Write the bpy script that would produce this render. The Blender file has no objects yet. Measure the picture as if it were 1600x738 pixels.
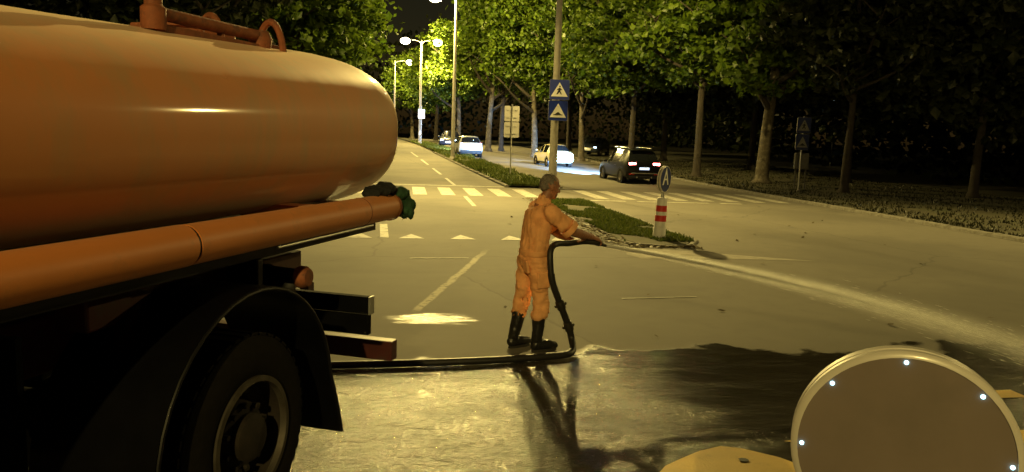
import bpy, bmesh, math, random
from math import sin, cos, tan, pi, radians, atan2, hypot, sqrt
from mathutils import Vector, Matrix, noise, Quaternion

# ------------------------------------------------------------------ camera
CH = 2.1; YAW = radians(8.15); PITCH = radians(7.41); ROLL = radians(2.0)
scene = bpy.context.scene
COL = scene.collection
fh = Vector((sin(YAW), cos(YAW), 0)); rh = Vector((cos(YAW), -sin(YAW), 0)); zz = Vector((0, 0, 1))
c_f = cos(PITCH)*fh - sin(PITCH)*zz; c_u0 = sin(PITCH)*fh + cos(PITCH)*zz
c_r = cos(ROLL)*rh + sin(ROLL)*c_u0; c_u = -sin(ROLL)*rh + cos(ROLL)*c_u0
cam_d = bpy.data.cameras.new('camera'); cam = bpy.data.objects.new('camera', cam_d); COL.objects.link(cam)
cam_d.sensor_width = 36; cam_d.lens = 36*1200/1600; cam_d.clip_start = 0.05; cam_d.clip_end = 2000
M = Matrix.Identity(4)
for i in range(3):
    M[i][0] = c_r[i]; M[i][1] = c_u[i]; M[i][2] = -c_f[i]
M[2][3] = CH
cam.matrix_world = M
scene.camera = cam

# ------------------------------------------------------------------ night sky, moon, exposure
scene.view_settings.view_transform = 'Standard'; scene.view_settings.look = 'None'
scene.view_settings.exposure = 0.0; scene.view_settings.gamma = 1.0
w = bpy.data.worlds.new("World"); scene.world = w; w.use_nodes = True
nt = w.node_tree; bg = nt.nodes['Background']
sky = nt.nodes.new('ShaderNodeTexSky'); sky.sky_type = 'NISHITA'; sky.sun_disc = False
SUN_E, SUN_A = radians(22), radians(200)
sky.sun_elevation = SUN_E; sky.sun_rotation = SUN_A
mulc = nt.nodes.new('ShaderNodeMix'); mulc.data_type = 'RGBA'; mulc.blend_type = 'MULTIPLY'
mulc.inputs[0].default_value = 1.0; mulc.inputs[7].default_value = (1.0, 0.62, 0.24, 1)   # town glow tint
nt.links.new(sky.outputs[0], mulc.inputs[6]); nt.links.new(mulc.outputs[2], bg.inputs[0])
bg.inputs[1].default_value = 0.0035
sd = bpy.data.lights.new('moonlight', 'SUN'); so = bpy.data.objects.new('moonlight', sd); COL.objects.link(so)
sd.energy = 0.006; sd.angle = radians(0.5); sd.color = (1, 0.96, 0.9)
so.rotation_euler = (pi/2 - SUN_E, 0, pi - SUN_A); so.location = (0, 0, 60)
try:
    scene.cycles.use_denoising = True
    scene.cycles.sample_clamp_indirect = 4.0
    scene.cycles.volume_bounces = 4
    scene.cycles.max_bounces = 8
except Exception:
    pass

# ------------------------------------------------------------------ terrain
def zt(Y):
    t = min(max((Y-33)/57, 0), 1)
    return 1.3*(t*t*(3-2*t)*.5 + .5*t)
def cx(Y):
    d = max(Y-33, 0)
    return -.045*d - .0005*d*d
def cdir(Y):                                   # heading of the road
    return atan2(cx(Y+.5)-cx(Y-.5), 1)

# ------------------------------------------------------------------ materials
def mat(name, base, rough=.6, metal=0, var=.12, scale=8., bump=0., bscale=60., coat=0, crough=.15, spec=.5, trans=None, emit=None, estr=0, sheen=0, dvec=None, dirt=None, dscale=3., dlo=.5, dhi=.7):
    m = bpy.data.materials.new(name); m.use_nodes = True
    n = m.node_tree; b = n.nodes['Principled BSDF']
    b.inputs['Roughness'].default_value = rough; b.inputs['Metallic'].default_value = metal
    b.inputs['Coat Weight'].default_value = coat; b.inputs['Coat Roughness'].default_value = crough
    b.inputs['Specular IOR Level'].default_value = spec
    b.inputs['Sheen Weight'].default_value = sheen; b.inputs['Sheen Roughness'].default_value = .45; b.inputs['Sheen Tint'].default_value = (.95, .85, .65, 1)
    tc = n.nodes.new('ShaderNodeTexCoord')
    nz = n.nodes.new('ShaderNodeTexNoise'); nz.inputs['Scale'].default_value = scale; nz.inputs['Detail'].default_value = 5
    n.links.new(tc.outputs['Object'], nz.inputs['Vector'])
    mr = n.nodes.new('ShaderNodeMapRange'); mr.inputs[1].default_value = .3; mr.inputs[2].default_value = .7
    mr.inputs[3].default_value = 1-var; mr.inputs[4].default_value = 1+var
    n.links.new(nz.outputs[0], mr.inputs[0])
    mx = n.nodes.new('ShaderNodeMix'); mx.data_type = 'RGBA'; mx.blend_type = 'MULTIPLY'; mx.inputs[0].default_value = 1
    mx.inputs[6].default_value = (*base, 1); n.links.new(mr.outputs[0], mx.inputs[7])
    out = mx.outputs[2]
    if dirt:
        dn = n.nodes.new('ShaderNodeTexNoise'); dn.inputs['Scale'].default_value = dscale; dn.inputs['Detail'].default_value = 8; dn.inputs['Roughness'].default_value = .65
        if dvec:
            dmp = n.nodes.new('ShaderNodeMapping'); dmp.inputs['Scale'].default_value = dvec; n.links.new(tc.outputs['Object'], dmp.inputs[0]); n.links.new(dmp.outputs[0], dn.inputs['Vector'])
        else: n.links.new(tc.outputs['Object'], dn.inputs['Vector'])
        dm = n.nodes.new('ShaderNodeMapRange'); dm.inputs[1].default_value = dlo; dm.inputs[2].default_value = dhi
        n.links.new(dn.outputs[0], dm.inputs[0])
        d2 = n.nodes.new('ShaderNodeMix'); d2.data_type = 'RGBA'; d2.inputs[7].default_value = (*dirt, 1)
        n.links.new(dm.outputs[0], d2.inputs[0]); n.links.new(out, d2.inputs[6]); out = d2.outputs[2]
    n.links.new(out, b.inputs['Base Color'])
    if bump:
        bn = n.nodes.new('ShaderNodeTexNoise'); bn.inputs['Scale'].default_value = bscale; bn.inputs['Detail'].default_value = 3
        n.links.new(tc.outputs['Object'], bn.inputs['Vector'])
        bp = n.nodes.new('ShaderNodeBump'); bp.inputs['Strength'].default_value = bump; bp.inputs['Distance'].default_value = .01
        n.links.new(bn.outputs[0], bp.inputs['Height']); n.links.new(bp.outputs[0], b.inputs['Normal'])
    if emit:
        b.inputs['Emission Color'].default_value = (*emit, 1); b.inputs['Emission Strength'].default_value = estr
    if trans: b.inputs['Transmission Weight'].default_value = trans
    return m

def leaf_mat(name, c1, c2, tr=.35):
    m = bpy.data.materials.new(name); m.use_nodes = True; n = m.node_tree
    for x in list(n.nodes): n.nodes.remove(x)
    o = n.nodes.new('ShaderNodeOutputMaterial'); g = n.nodes.new('ShaderNodeNewGeometry')
    cr = n.nodes.new('ShaderNodeValToRGB'); cr.color_ramp.elements[0].color = (*c1, 1); cr.color_ramp.elements[1].color = (*c2, 1)
    n.links.new(g.outputs['Random Per Island'], cr.inputs[0])
    d = n.nodes.new('ShaderNodeBsdfDiffuse'); t = n.nodes.new('ShaderNodeBsdfTranslucent'); gl = n.nodes.new('ShaderNodeBsdfGlossy')
    gl.inputs['Roughness'].default_value = .45
    mx = n.nodes.new('ShaderNodeMixShader'); mx.inputs[0].default_value = tr
    m2 = n.nodes.new('ShaderNodeMixShader'); m2.inputs[0].default_value = .03
    n.links.new(cr.outputs[0], d.inputs[0]); n.links.new(cr.outputs[0], t.inputs[0])
    n.links.new(d.outputs[0], mx.inputs[1]); n.links.new(t.outputs[0], mx.inputs[2])
    n.links.new(mx.outputs[0], m2.inputs[1]); n.links.new(gl.outputs[0], m2.inputs[2])
    n.links.new(m2.outputs[0], o.inputs[0])
    return m

MT = {}
MT['tank'] = mat('orange_tank_paint', (.66, .225, .055), .55, var=.07, scale=1.5, coat=.55, crough=.09, dvec=(1.6, 1.6, .55), dirt=(.50, .25, .095), dscale=2.6, dlo=.46, dhi=.70, bump=.22, bscale=3.2, sheen=.5)
MT['tube'] = mat('orange_tube_paint', (.66, .22, .05), .5, var=.08, scale=3, dirt=(.34, .15, .06), dscale=6, dlo=.52, dhi=.85, sheen=.15, bump=.05, bscale=6)
MT['rust'] = mat('rusty_red_paint', (.27, .085, .035), .75, var=.3, scale=12, dirt=(.1, .045, .03), dscale=14, bump=.25, bscale=40)
MT['maroon'] = mat('red_chassis_paint', (.07, .013, .013), .5, var=.2, scale=6, dirt=(.05, .03, .025), dscale=6)
MT['black'] = mat('black_plastic', (.006, .006, .008), .5, var=.2, spec=.25)
MT['matt'] = mat('dull_black_underside', (.003, .003, .004), .9, var=.3, spec=.1)
MT['blackgloss'] = mat('black_mudguard', (.0035, .0035, .005), .3, var=.2, spec=.3)
MT['rubber'] = mat('tyre_rubber', (.0075, .0065, .006), .9, spec=.15, var=.25, scale=20, bump=.2, bscale=30)
MT['rim'] = mat('worn_rim_steel', (.085, .075, .065), .55, metal=.5, var=.3, scale=10, dirt=(.06, .045, .035), dscale=9)
MT['rustdark'] = mat('rusty_dark_hub', (.014, .009, .007), .85, var=.5, scale=14, bump=.3, bscale=40)
MT['steel'] = mat('galvanised_steel', (.42, .42, .40), .45, metal=.8, var=.15)
MT['greencloth'] = mat('green_cloth', (.018, .06, .028), .8, var=.45, scale=16, bump=.5, bscale=25)
MT['darkcloth'] = mat('dark_cloth', (.012, .014, .016), .85, var=.4, scale=16, bump=.5, bscale=25)
MT['concrete'] = mat('concrete_pole', (.32, .30, .26), .85, var=.15, scale=5, dirt=(.2, .19, .17), dscale=4, dlo=.52, dhi=.8)
MT['kerb'] = mat('kerb_concrete', (.19, .18, .155), .9, var=.2, scale=6, dirt=(.085, .075, .05), dscale=5, dlo=.45, dhi=.7, bump=.3, bscale=25)
MT['white'] = mat('white_paint', (.78, .77, .74), .55, var=.08, scale=5, dirt=(.45, .42, .36), dscale=6, dlo=.6, dhi=.85)
MT['red'] = mat('red_reflective', (.55, .03, .02), .4, var=.1)
MT['blue'] = mat('blue_sign', (.012, .03, .26), .35, var=.1)
MT['navy'] = mat('blue_keep_sign', (.02, .035, .16), .35, var=.15)
MT['signwhite'] = mat('white_sign_film', (.8, .8, .78), .4, var=.05)
MT['signback'] = mat('grey_sign_back', (.30, .29, .27), .6, metal=.2, var=.12, scale=4)
MT['discback'] = mat('dull_plastic_back', (.16, .125, .11), .62, var=.07, scale=4, dirt=(.13, .105, .09), dscale=2.5)
MT['discrim'] = mat('pale_rim', (.55, .52, .48), .35, var=.06, coat=.3)
MT['ink'] = mat('black_ink', (.012, .012, .012), .6)
MT['skin'] = mat('skin', (.30, .14, .08), .55, var=.12, scale=14, bump=.05, bscale=120)
MT['hair'] = mat('grey_hair', (.16, .14, .12), .8, var=.5, scale=60, bump=.6, bscale=160)
MT['orange'] = mat('orange_workwear', (.84, .42, .18), .85, var=.12, scale=7, bump=.25, bscale=30, dirt=(.55, .22, .08), dscale=5, dlo=.5, dhi=.8)
MT['boot'] = mat('wet_black_rubber', (.014, .014, .014), .35, var=.2)
MT['sole'] = mat('boot_sole', (.02, .018, .016), .8)
MT['hose'] = mat('hose_rubber', (.016, .015, .014), .5, var=.3, scale=10, bump=.3, bscale=90)
MT['brass'] = mat('dull_coupling', (.05, .045, .035), .5, metal=.6)
MT['bark'] = mat('plane_tree_bark', (.085, .072, .05), .95, var=.35, scale=5, dirt=(.17, .15, .11), dscale=4, dlo=.5, dhi=.65, bump=.7, bscale=14)
MT['barkshade'] = mat('shaded_bark', (.04, .033, .025), .95, var=.35, scale=5, bump=.7, bscale=14)  # bark darkened: shade on limbs and unlit trunks put into its colour
MT['leaf'] = leaf_mat('leaves', (.036, .074, .006), (.125, .185, .014))
MT['leafshade'] = leaf_mat('leaves_shaded', (.016, .024, .007), (.036, .045, .011), .2)  # shaded copy of the leaves, dimness of unlit trees put into the colour
MT['grass'] = leaf_mat('grass_blades', (.042, .075, .010), (.12, .135, .028), .25)
MT['grassshade'] = leaf_mat('shaded_grass_blades', (.020, .022, .008), (.034, .032, .012), .15)  # shaded copy of the grass, dim light on the verge put into its colour
MT['weed'] = leaf_mat('dry_litter', (.05, .038, .018), (.13, .10, .045), .15)
MT['earth'] = mat('verge_earth', (.045, .040, .018), .95, var=.4, scale=1.2, dirt=(.035, .045, .012), dscale=.8, bump=.2, bscale=9)
MT['patch'] = mat('concrete_apron', (.27, .25, .21), .9, var=.15, scale=3, dirt=(.14, .13, .1), dscale=1.6, bump=.3, bscale=50)
MT['glass'] = mat('car_glass', (.006, .007, .008), .06, var=0, spec=.6)
MT['chrome'] = mat('car_trim', (.5, .5, .5), .25, metal=.9, var=.05)
MT['carblack'] = mat('black_car_paint', (.003, .003, .004), .3, var=.05, coat=0, spec=.3)
MT['caryellow'] = mat('cream_car_paint', (.62, .56, .36), .3, var=.05, coat=.4)
MT['carsilver'] = mat('silver_car_paint', (.42, .44, .48), .32, metal=.35, var=.05, coat=.4)
MT['cardark'] = mat('dark_blue_car_paint', (.02, .025, .04), .25, var=.05, coat=.5)
MT['tail'] = mat('lit_tail_lamp', (.5, .02, .02), .3, emit=(1, .16, .14), estr=26)
MT['tailpink'] = mat('lit_rear_lamp', (.5, .05, .05), .3, emit=(1, .42, .5), estr=5)
MT['tailoff'] = mat('red_lamp_glass', (.35, .02, .02), .2)
MT['head'] = mat('lit_headlamp', (.8, .8, .8), .2, emit=(.55, .80, 1), estr=6)
MT['plate'] = mat('glowing_number_plate', (.7, .75, .85), .4, emit=(.45, .62, 1), estr=1.3)  # light falling on the plate is put in as its own glow
MT['platewhite'] = mat('number_plate', (.75, .78, .85), .4)
MT['led'] = mat('lit_led_bead', (.8, .9, .9), .2, emit=(.42, .85, 1), estr=6)
MT['bulb'] = mat('lit_lamp_bowl', (.9, .85, .7), .3, emit=(1, .86, .52), estr=20)
MT['lampgrey'] = mat('lamp_housing', (.30, .30, .29), .5, metal=.4)
MT['cabinet'] = mat('dark_cabinet_paint', (.07, .068, .06), .7, var=.15)
MT['dimsign'] = mat('shaded_sign_film', (.22, .215, .20), .6, var=.2, scale=6)  # darkened sign white, poor light on the right pair put into the colour
MT['dimblue'] = mat('shaded_blue', (.02, .03, .12), .6, var=.15)  # darkened sign blue, shade painted into the face
MT['amber'] = mat('amber_lens', (.5, .18, .02), .25)

# ------------------------------------------------------------------ mesh helpers
class MB:
    def __init__(s): s.v = []; s.f = []; s.mi = []; s.cur = 0
    def add(s, vs, fs):
        o = len(s.v); s.v += [tuple(v) for v in vs]
        for f in fs: s.f.append(tuple(i+o for i in f)); s.mi.append(s.cur)
    def box(s, c, d, rot=None):
        x, y, z = d[0]/2, d[1]/2, d[2]/2
        P = [Vector(p) for p in ((-x,-y,-z),(x,-y,-z),(x,y,-z),(-x,y,-z),(-x,-y,z),(x,-y,z),(x,y,z),(-x,y,z))]
        if rot is not None: P = [rot @ p for p in P]
        s.add([p+Vector(c) for p in P], [(0,3,2,1),(4,5,6,7),(0,1,5,4),(1,2,6,5),(2,3,7,6),(3,0,4,7)])
    def tube(s, pts, rad, n=10, cap=True, ecc=None):
        pts = [Vector(p) for p in pts]
        if not hasattr(rad, '__len__'): rad = [rad]*len(pts)
        up = None; base = len(s.v); vs = []; fs = []
        for i, p in enumerate(pts):
            d = (pts[min(i+1, len(pts)-1)] - pts[max(i-1, 0)])
            d = d.normalized() if d.length > 1e-9 else Vector((0, 0, 1))
            if up is None:
                up = Vector((0, 0, 1)) if abs(d.z) < .9 else Vector((1, 0, 0))
            a = d.cross(up)
            if a.length < 1e-6: a = d.cross(Vector((0, 1, 0)))
            a.normalize(); b = a.cross(d).normalized(); up = b
            for k in range(n):
                t = 2*pi*k/n
                vs.append(p + (a*cos(t) + b*sin(t))*rad[i])
        for i in range(len(pts)-1):
            for k in range(n):
                fs.append((i*n+k, i*n+(k+1) % n, (i+1)*n+(k+1) % n, (i+1)*n+k))
        if cap:
            fs.append(tuple(range(n-1, -1, -1))); fs.append(tuple((len(pts)-1)*n+k for k in range(n)))
        s.add(vs, fs)
    def lathe(s, prof, o=(0,0,0), ax=(0,0,1), n=24, a0=0, a1=2*pi, closed=False):
        ax = Vector(ax).normalized(); q = Vector((0, 0, 1)).rotation_difference(ax); o = Vector(o)
        full = abs(a1-a0-2*pi) < 1e-6; m = n if full else n+1
        vs = []; fs = []
        for r, z in prof:
            for k in range(m):
                t = a0+(a1-a0)*k/n
                vs.append(o + q @ Vector((r*cos(t), r*sin(t), z)))
        L = len(prof)
        for i in range(L if closed else L-1):
            j = (i+1) % L
            for k in range(n):
                k2 = (k+1) % m if full else k+1
                fs.append((i*m+k, i*m+k2, j*m+k2, j*m+k))
        s.add(vs, fs)
    def prism(s, poly, z0, z1, fr=None):
        n = len(poly); P = [(x, y, z0) for x, y in poly] + [(x, y, z1) for x, y in poly]
        if fr: P = [fr(*p) for p in P]
        s.add(P, [tuple(range(n-1, -1, -1)), tuple(range(n, 2*n))] + [(i, (i+1) % n, n+(i+1) % n, n+i) for i in range(n)])
    def ball(s, c, r, n=12, m=8, rot=None):
        if not hasattr(r, '__len__'): r = (r, r, r)
        vs = []; fs = []
        for i in range(m+1):
            t = pi*i/m
            for k in range(n):
                p = 2*pi*k/n
                v = Vector((r[0]*sin(t)*cos(p), r[1]*sin(t)*sin(p), r[2]*cos(t)))
                if rot is not None: v = rot @ v
                vs.append(Vector(c)+v)
        for i in range(m):
            for k in range(n):
                fs.append((i*n+k, (i+1)*n+k, (i+1)*n+(k+1) % n, i*n+(k+1) % n))
        s.add(vs, fs)
    def mesh(s, name, mats, smooth=False, clean=True):
        me = bpy.data.meshes.new(name); me.from_pydata(s.v, [], s.f)
        for m in (mats if isinstance(mats, (list, tuple)) else [mats]): me.materials.append(m)
        if any(s.mi): me.polygons.foreach_set('material_index', s.mi)
        if clean:
            bm = bmesh.new(); bm.from_mesh(me); bmesh.ops.remove_doubles(bm, verts=bm.verts, dist=1e-5)
            bmesh.ops.recalc_face_normals(bm, faces=bm.faces); bm.to_mesh(me); bm.free()
        if smooth:
            me.polygons.foreach_set('use_smooth', [True]*len(me.polygons))
            try: me.set_sharp_from_angle(angle=radians(38))
            except Exception: pass
        me.update(); return me
    def build(s, name, m, parent=None, smooth=True, bevel=0, clean=True):
        return link(name, s.mesh(name, m, smooth, clean), parent, bevel)

def link(name, me, parent=None, bevel=0):
    o = bpy.data.objects.new(name, me); COL.objects.link(o)
    if parent: o.parent = parent
    if bevel:
        b = o.modifiers.new('bevel', 'BEVEL'); b.width = bevel; b.segments = 2; b.limit_method = 'ANGLE'
    return o
def thing(name, label, cat, loc=(0,0,0), rz=0, group=None):
    o = bpy.data.objects.new(name, None); COL.objects.link(o); o.location = loc; o.rotation_euler = (0, 0, rz)
    o.empty_display_size = .2
    return tag(o, label, cat, group)
def tag(o, label=None, cat=None, group=None, kind=None):
    if label: o['label'] = label
    if cat: o['category'] = cat
    if group: o['group'] = group
    if kind: o['kind'] = kind
    return o
def copy_tree(o, parent=None):
    c = o.copy(); COL.objects.link(c)
    if parent: c.parent = parent
    for ch in list(o.children): copy_tree(ch, c)
    return c
def catmull(P, n=8):
    P = [Vector(p) for p in P]; Q = [P[0]*2-P[1]] + P + [P[-1]*2-P[-2]]; out = []
    for i in range(1, len(Q)-2):
        for k in range(n):
            t = k/n; a, b, c, d = Q[i-1], Q[i], Q[i+1], Q[i+2]
            out.append(.5*((2*b)+(c-a)*t+(2*a-5*b+4*c-d)*t*t+(3*b-a-3*c+d)*t**3))
    out.append(P[-1]); return out
R_ = random.Random(7)

# ------------------------------------------------------------------ road material (dry asphalt, wet patch where the hose has washed)
def road_mat():
    m = bpy.data.materials.new('asphalt'); m.use_nodes = True; n = m.node_tree; b = n.nodes['Principled BSDF']; L = n.links.new
    def N(t, **k):
        x = n.nodes.new(t)
        for a, v in k.items(): setattr(x, a, v)
        return x
    geo = N('ShaderNodeNewGeometry'); sep = N('ShaderNodeSeparateXYZ'); L(geo.outputs['Position'], sep.inputs[0])
    def noise_(scale, detail=4, vec=None, rough=.55, dist=0):
        x = N('ShaderNodeTexNoise'); x.inputs['Scale'].default_value = scale; x.inputs['Detail'].default_value = detail
        x.inputs['Roughness'].default_value = rough; x.inputs['Distortion'].default_value = dist
        L(vec if vec else geo.outputs['Position'], x.inputs['Vector']); return x.outputs[0]
    def ma(op, a, c=None, d=None, clamp=False):
        x = N('ShaderNodeMath', operation=op); x.use_clamp = clamp
        for i, v in enumerate((a, c, d)):
            if v is None: continue
            if isinstance(v, (int, float)): x.inputs[i].default_value = v
            else: L(v, x.inputs[i])
        return x.outputs[0]
    def rng(v, a, c, o0=0., o1=1., smooth=True):
        x = N('ShaderNodeMapRange', interpolation_type='SMOOTHSTEP' if smooth else 'LINEAR'); L(v, x.inputs[0])
        for i, q in ((1, a), (2, c), (3, o0), (4, o1)): x.inputs[i].default_value = q
        return x.outputs[0]
    def mixc(f, a, c):
        x = N('ShaderNodeMix', data_type='RGBA')
        if isinstance(f, (int, float)): x.inputs[0].default_value = f
        else: L(f, x.inputs[0])
        for i, v in ((6, a), (7, c)):
            if isinstance(v, tuple): x.inputs[i].default_value = (*v, 1)
            else: L(v, x.inputs[i])
        return x.outputs[2]
    X, Y = sep.outputs[0], sep.outputs[1]
    # wet area: nearer than a wavy line that runs from the hose across to the right
    n1 = noise_(.55, 3); n2 = noise_(2.2, 5)
    wob = ma('ADD', ma('MULTIPLY', ma('SUBTRACT', n1, .5), 1.5), ma('MULTIPLY', ma('SUBTRACT', n2, .5), .8))
    edge = ma('ADD', rng(X, -1.0, 2.0, 6.55, 7.35), wob)
    wet = rng(ma('SUBTRACT', edge, Y), -.05, .16)
    wet = ma('MULTIPLY', wet, rng(X, 10., 7., 0, 1))
    # smooth running film: strips stretched along the flow (towards lower left)
    mp = N('ShaderNodeMapping'); mp.inputs['Rotation'].default_value = (0, 0, radians(24)); mp.inputs['Scale'].default_value = (.38, 1.5, 1)
    L(geo.outputs['Position'], mp.inputs[0])
    n3 = noise_(1.15, 6, mp.outputs[0], .58, .6)
    bias = rng(X, .9, 2.8, -.16, .13)                    # film grows to the right, where the jet lands
    near = rng(Y, 5.0, 6.4, -.06, .05)
    strk = N('ShaderNodeMapping'); strk.inputs['Rotation'].default_value = (0, 0, radians(14)); strk.inputs['Scale'].default_value = (.7, 2.3, 1)
    L(geo.outputs['Position'], strk.inputs[0])
    n4 = noise_(2.4, 7, strk.outputs[0], .64, 1.1)
    gx = ma('MULTIPLY', rng(ma('ABSOLUTE', ma('ADD', X, .55)), .75, .1, 0, .17), rng(ma('ABSOLUTE', ma('SUBTRACT', Y, 6.2)), .5, .1))
    film = rng(ma('ADD', ma('ADD', ma('ADD', ma('ADD', n3, gx), bias), near), ma('MULTIPLY', ma('SUBTRACT', n4, .5), .34)), .43, .66)
    rmp = N('ShaderNodeMapping'); rmp.inputs['Rotation'].default_value = (0, 0, radians(-12)); rmp.inputs['Scale'].default_value = (2.6, .75, 1)
    L(geo.outputs['Position'], rmp.inputs[0])
    n6 = noise_(3.4, 8, rmp.outputs[0], .72, .5)
    film = ma('MAXIMUM', film, ma('MULTIPLY', rng(n6, .52, .68), .75))
    film = ma('MULTIPLY', film, wet)
    # puddle on the dry side
    pud_d = ma('ADD', ma('POWER', ma('ABSOLUTE', ma('DIVIDE', ma('SUBTRACT', X, .34), .52)), 2.0), ma('POWER', ma('ABSOLUTE', ma('DIVIDE', ma('SUBTRACT', Y, 8.62), .30)), 2.0))
    pmp = N('ShaderNodeMapping'); pmp.inputs['Scale'].default_value = (.6, 2.2, 1); L(geo.outputs['Position'], pmp.inputs[0])
    pn = noise_(4.5, 6, pmp.outputs[0], .65)
    pud = rng(ma('ADD', pud_d, ma('MULTIPLY', ma('SUBTRACT', pn, .5), 3.4)), 1.15, .1)
    # pale broken line from the puddle back along the road
    tl = ma('SUBTRACT', X, ma('ADD', .17, ma('MULTIPLY', ma('SUBTRACT', Y, 9.0), .275)))
    tl = ma('ADD', tl, ma('MULTIPLY', ma('SUBTRACT', noise_(1.5, 4), .5), .12))
    tline = rng(ma('ABSOLUTE', tl), .075, .03)
    tline = ma('MULTIPLY', tline, ma('MULTIPLY', rng(Y, 8.9, 9.2), rng(Y, 14.2, 12.6)))
    tline = ma('MULTIPLY', tline, rng(noise_(11, 5), .30, .50))
    # base colours
    big = noise_(.25, 4); fine = noise_(70, 3, rough=.7); mid = noise_(3., 5)
    c = mixc(rng(big, .38, .62, 0, 1), (.098, .090, .073), (.140, .129, .104))
    c = mixc(ma('MULTIPLY', rng(mid, .45, .75), .35), c, (.075, .069, .058))
    c = mixc(rng(fine, .35, .75, 0, .45), c, (.17, .16, .135))
    seam = ma('ADD', ma('ADD', ma('MULTIPLY', ma('SUBTRACT', X, 1.05), 1.25), ma('MULTIPLY', ma('SUBTRACT', Y, 10.8), .35)), ma('MULTIPLY', ma('SUBTRACT', mid, .5), .25))
    lay = ma('MULTIPLY', rng(seam, .03, -.03), rng(Y, 11.6, 11.3))
    c = mixc(ma('MULTIPLY', lay, .22), c, (.20, .185, .15))
    c = mixc(ma('MULTIPLY', ma('MULTIPLY', rng(ma('ABSOLUTE', seam), .05, .0), rng(Y, 11.6, 11.0)), .45), c, (.04, .035, .028))
    c = mixc(ma('MULTIPLY', tline, .8), c, (.62, .58, .46))
    # patched cracks
    mpc = N('ShaderNodeMapping'); mpc.inputs['Scale'].default_value = (.16, .13, 1); L(geo.outputs['Position'], mpc.inputs[0])
    vo = N('ShaderNodeTexVoronoi', feature='DISTANCE_TO_EDGE'); vo.inputs['Scale'].default_value = 1.
    add = N('ShaderNodeVectorMath', operation='ADD'); L(mpc.outputs[0], add.inputs[0])
    nv = N('ShaderNodeTexNoise'); nv.inputs['Scale'].default_value = 1.6; nv.inputs['Detail'].default_value = 5; L(geo.outputs['Position'], nv.inputs['Vector'])
    sc = N('ShaderNodeVectorMath', operation='SCALE'); sc.inputs['Scale'].default_value = .06; L(nv.outputs[1], sc.inputs[0]); L(sc.outputs[0], add.inputs[1])
    L(add.outputs[0], vo.inputs['Vector'])
    crack = rng(vo.outputs['Distance'], .0055, .001)
    c = mixc(ma('MULTIPLY', crack, .35), c, (.03, .027, .022))
    cw = mixc(.72, c, (.018, .016, .012))
    mott = noise_(15, 6, rough=.72)
    cw = mixc(ma('MULTIPLY', rng(mott, .42, .62), .6), cw, (.050, .045, .028))
    cw = mixc(ma('MULTIPLY', rng(n4, .42, .6), .55), cw, (.022, .02, .015))
    c = mixc(wet, c, cw)
    c = mixc(film, c, (.020, .017, .012))
    c = mixc(ma('MULTIPLY', pud, .8), c, (.045, .042, .03))
    L(c, b.inputs['Base Color'])
    # roughness
    r = rng(fine, .3, .7, .78, .95)
    def mixf(f, a, v):
        x = N('ShaderNodeMix', data_type='FLOAT'); L(f, x.inputs[0])
        for i, q in ((2, a), (3, v)):
            if isinstance(q, (int, float)): x.inputs[i].default_value = q
            else: L(q, x.inputs[i])
        return x.outputs[0]
    r = mixf(wet, r, ma('ADD', rng(mott, .36, .64, .10, .27), rng(n2, .35, .65, -.02, .05))); r = mixf(film, r, rng(n4, .42, .62, .10, .26)); r = mixf(pud, r, rng(pn, .35, .65, .24, .40))
    L(r, b.inputs['Roughness'])
    L(mixf(wet, .35, .21), b.inputs['Specular IOR Level'])
    # bump: stones, calmer under the film; ripples on the film
    h1 = noise_(70, 2, rough=.6); h2 = noise_(34, 4, rough=.7)
    hs = ma('ADD', ma('MULTIPLY', h1, .5), ma('MULTIPLY', h2, .8))
    bp = N('ShaderNodeBump'); bp.inputs['Distance'].default_value = .017
    st = mixf(wet, .16, rng(mott, .35, .65, .55, 1.)); st = mixf(film, st, .17); st = mixf(pud, st, .7)
    L(st, bp.inputs['Strength']); L(hs, bp.inputs['Height'])
    mp2 = N('ShaderNodeMapping'); mp2.inputs['Rotation'].default_value = (0, 0, radians(24)); mp2.inputs['Scale'].default_value = (1, 3.2, 1); L(geo.outputs['Position'], mp2.inputs[0])
    rip = noise_(8., 5, mp2.outputs[0], .62, .8)
    bp2 = N('ShaderNodeBump'); bp2.inputs['Distance'].default_value = .03
    L(ma('ADD', ma('MULTIPLY', wet, .24), ma('MULTIPLY', film, .22)), bp2.inputs['Strength']); L(rip, bp2.inputs['Height']); L(bp.outputs[0], bp2.inputs['Normal'])
    L(bp2.outputs[0], b.inputs['Normal'])
    return m
MT['asphalt'] = road_mat()
def paint_mat():
    m = mat('road_paint', (.36, .345, .29), .7, var=.1, scale=4, dirt=(.12, .11, .09), dscale=5, dlo=.46, dhi=.66, bump=.3, bscale=70)
    return m
MT['paint'] = paint_mat()
MT['ochre'] = mat('worn_lamplit_paint', (.58, .40, .10), .6, var=.12, scale=3, dirt=(.3, .2, .06), dscale=5, dlo=.55, dhi=.85, bump=.25, bscale=60)  # white hatching paint with the yellow of the lamps put into its colour

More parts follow.
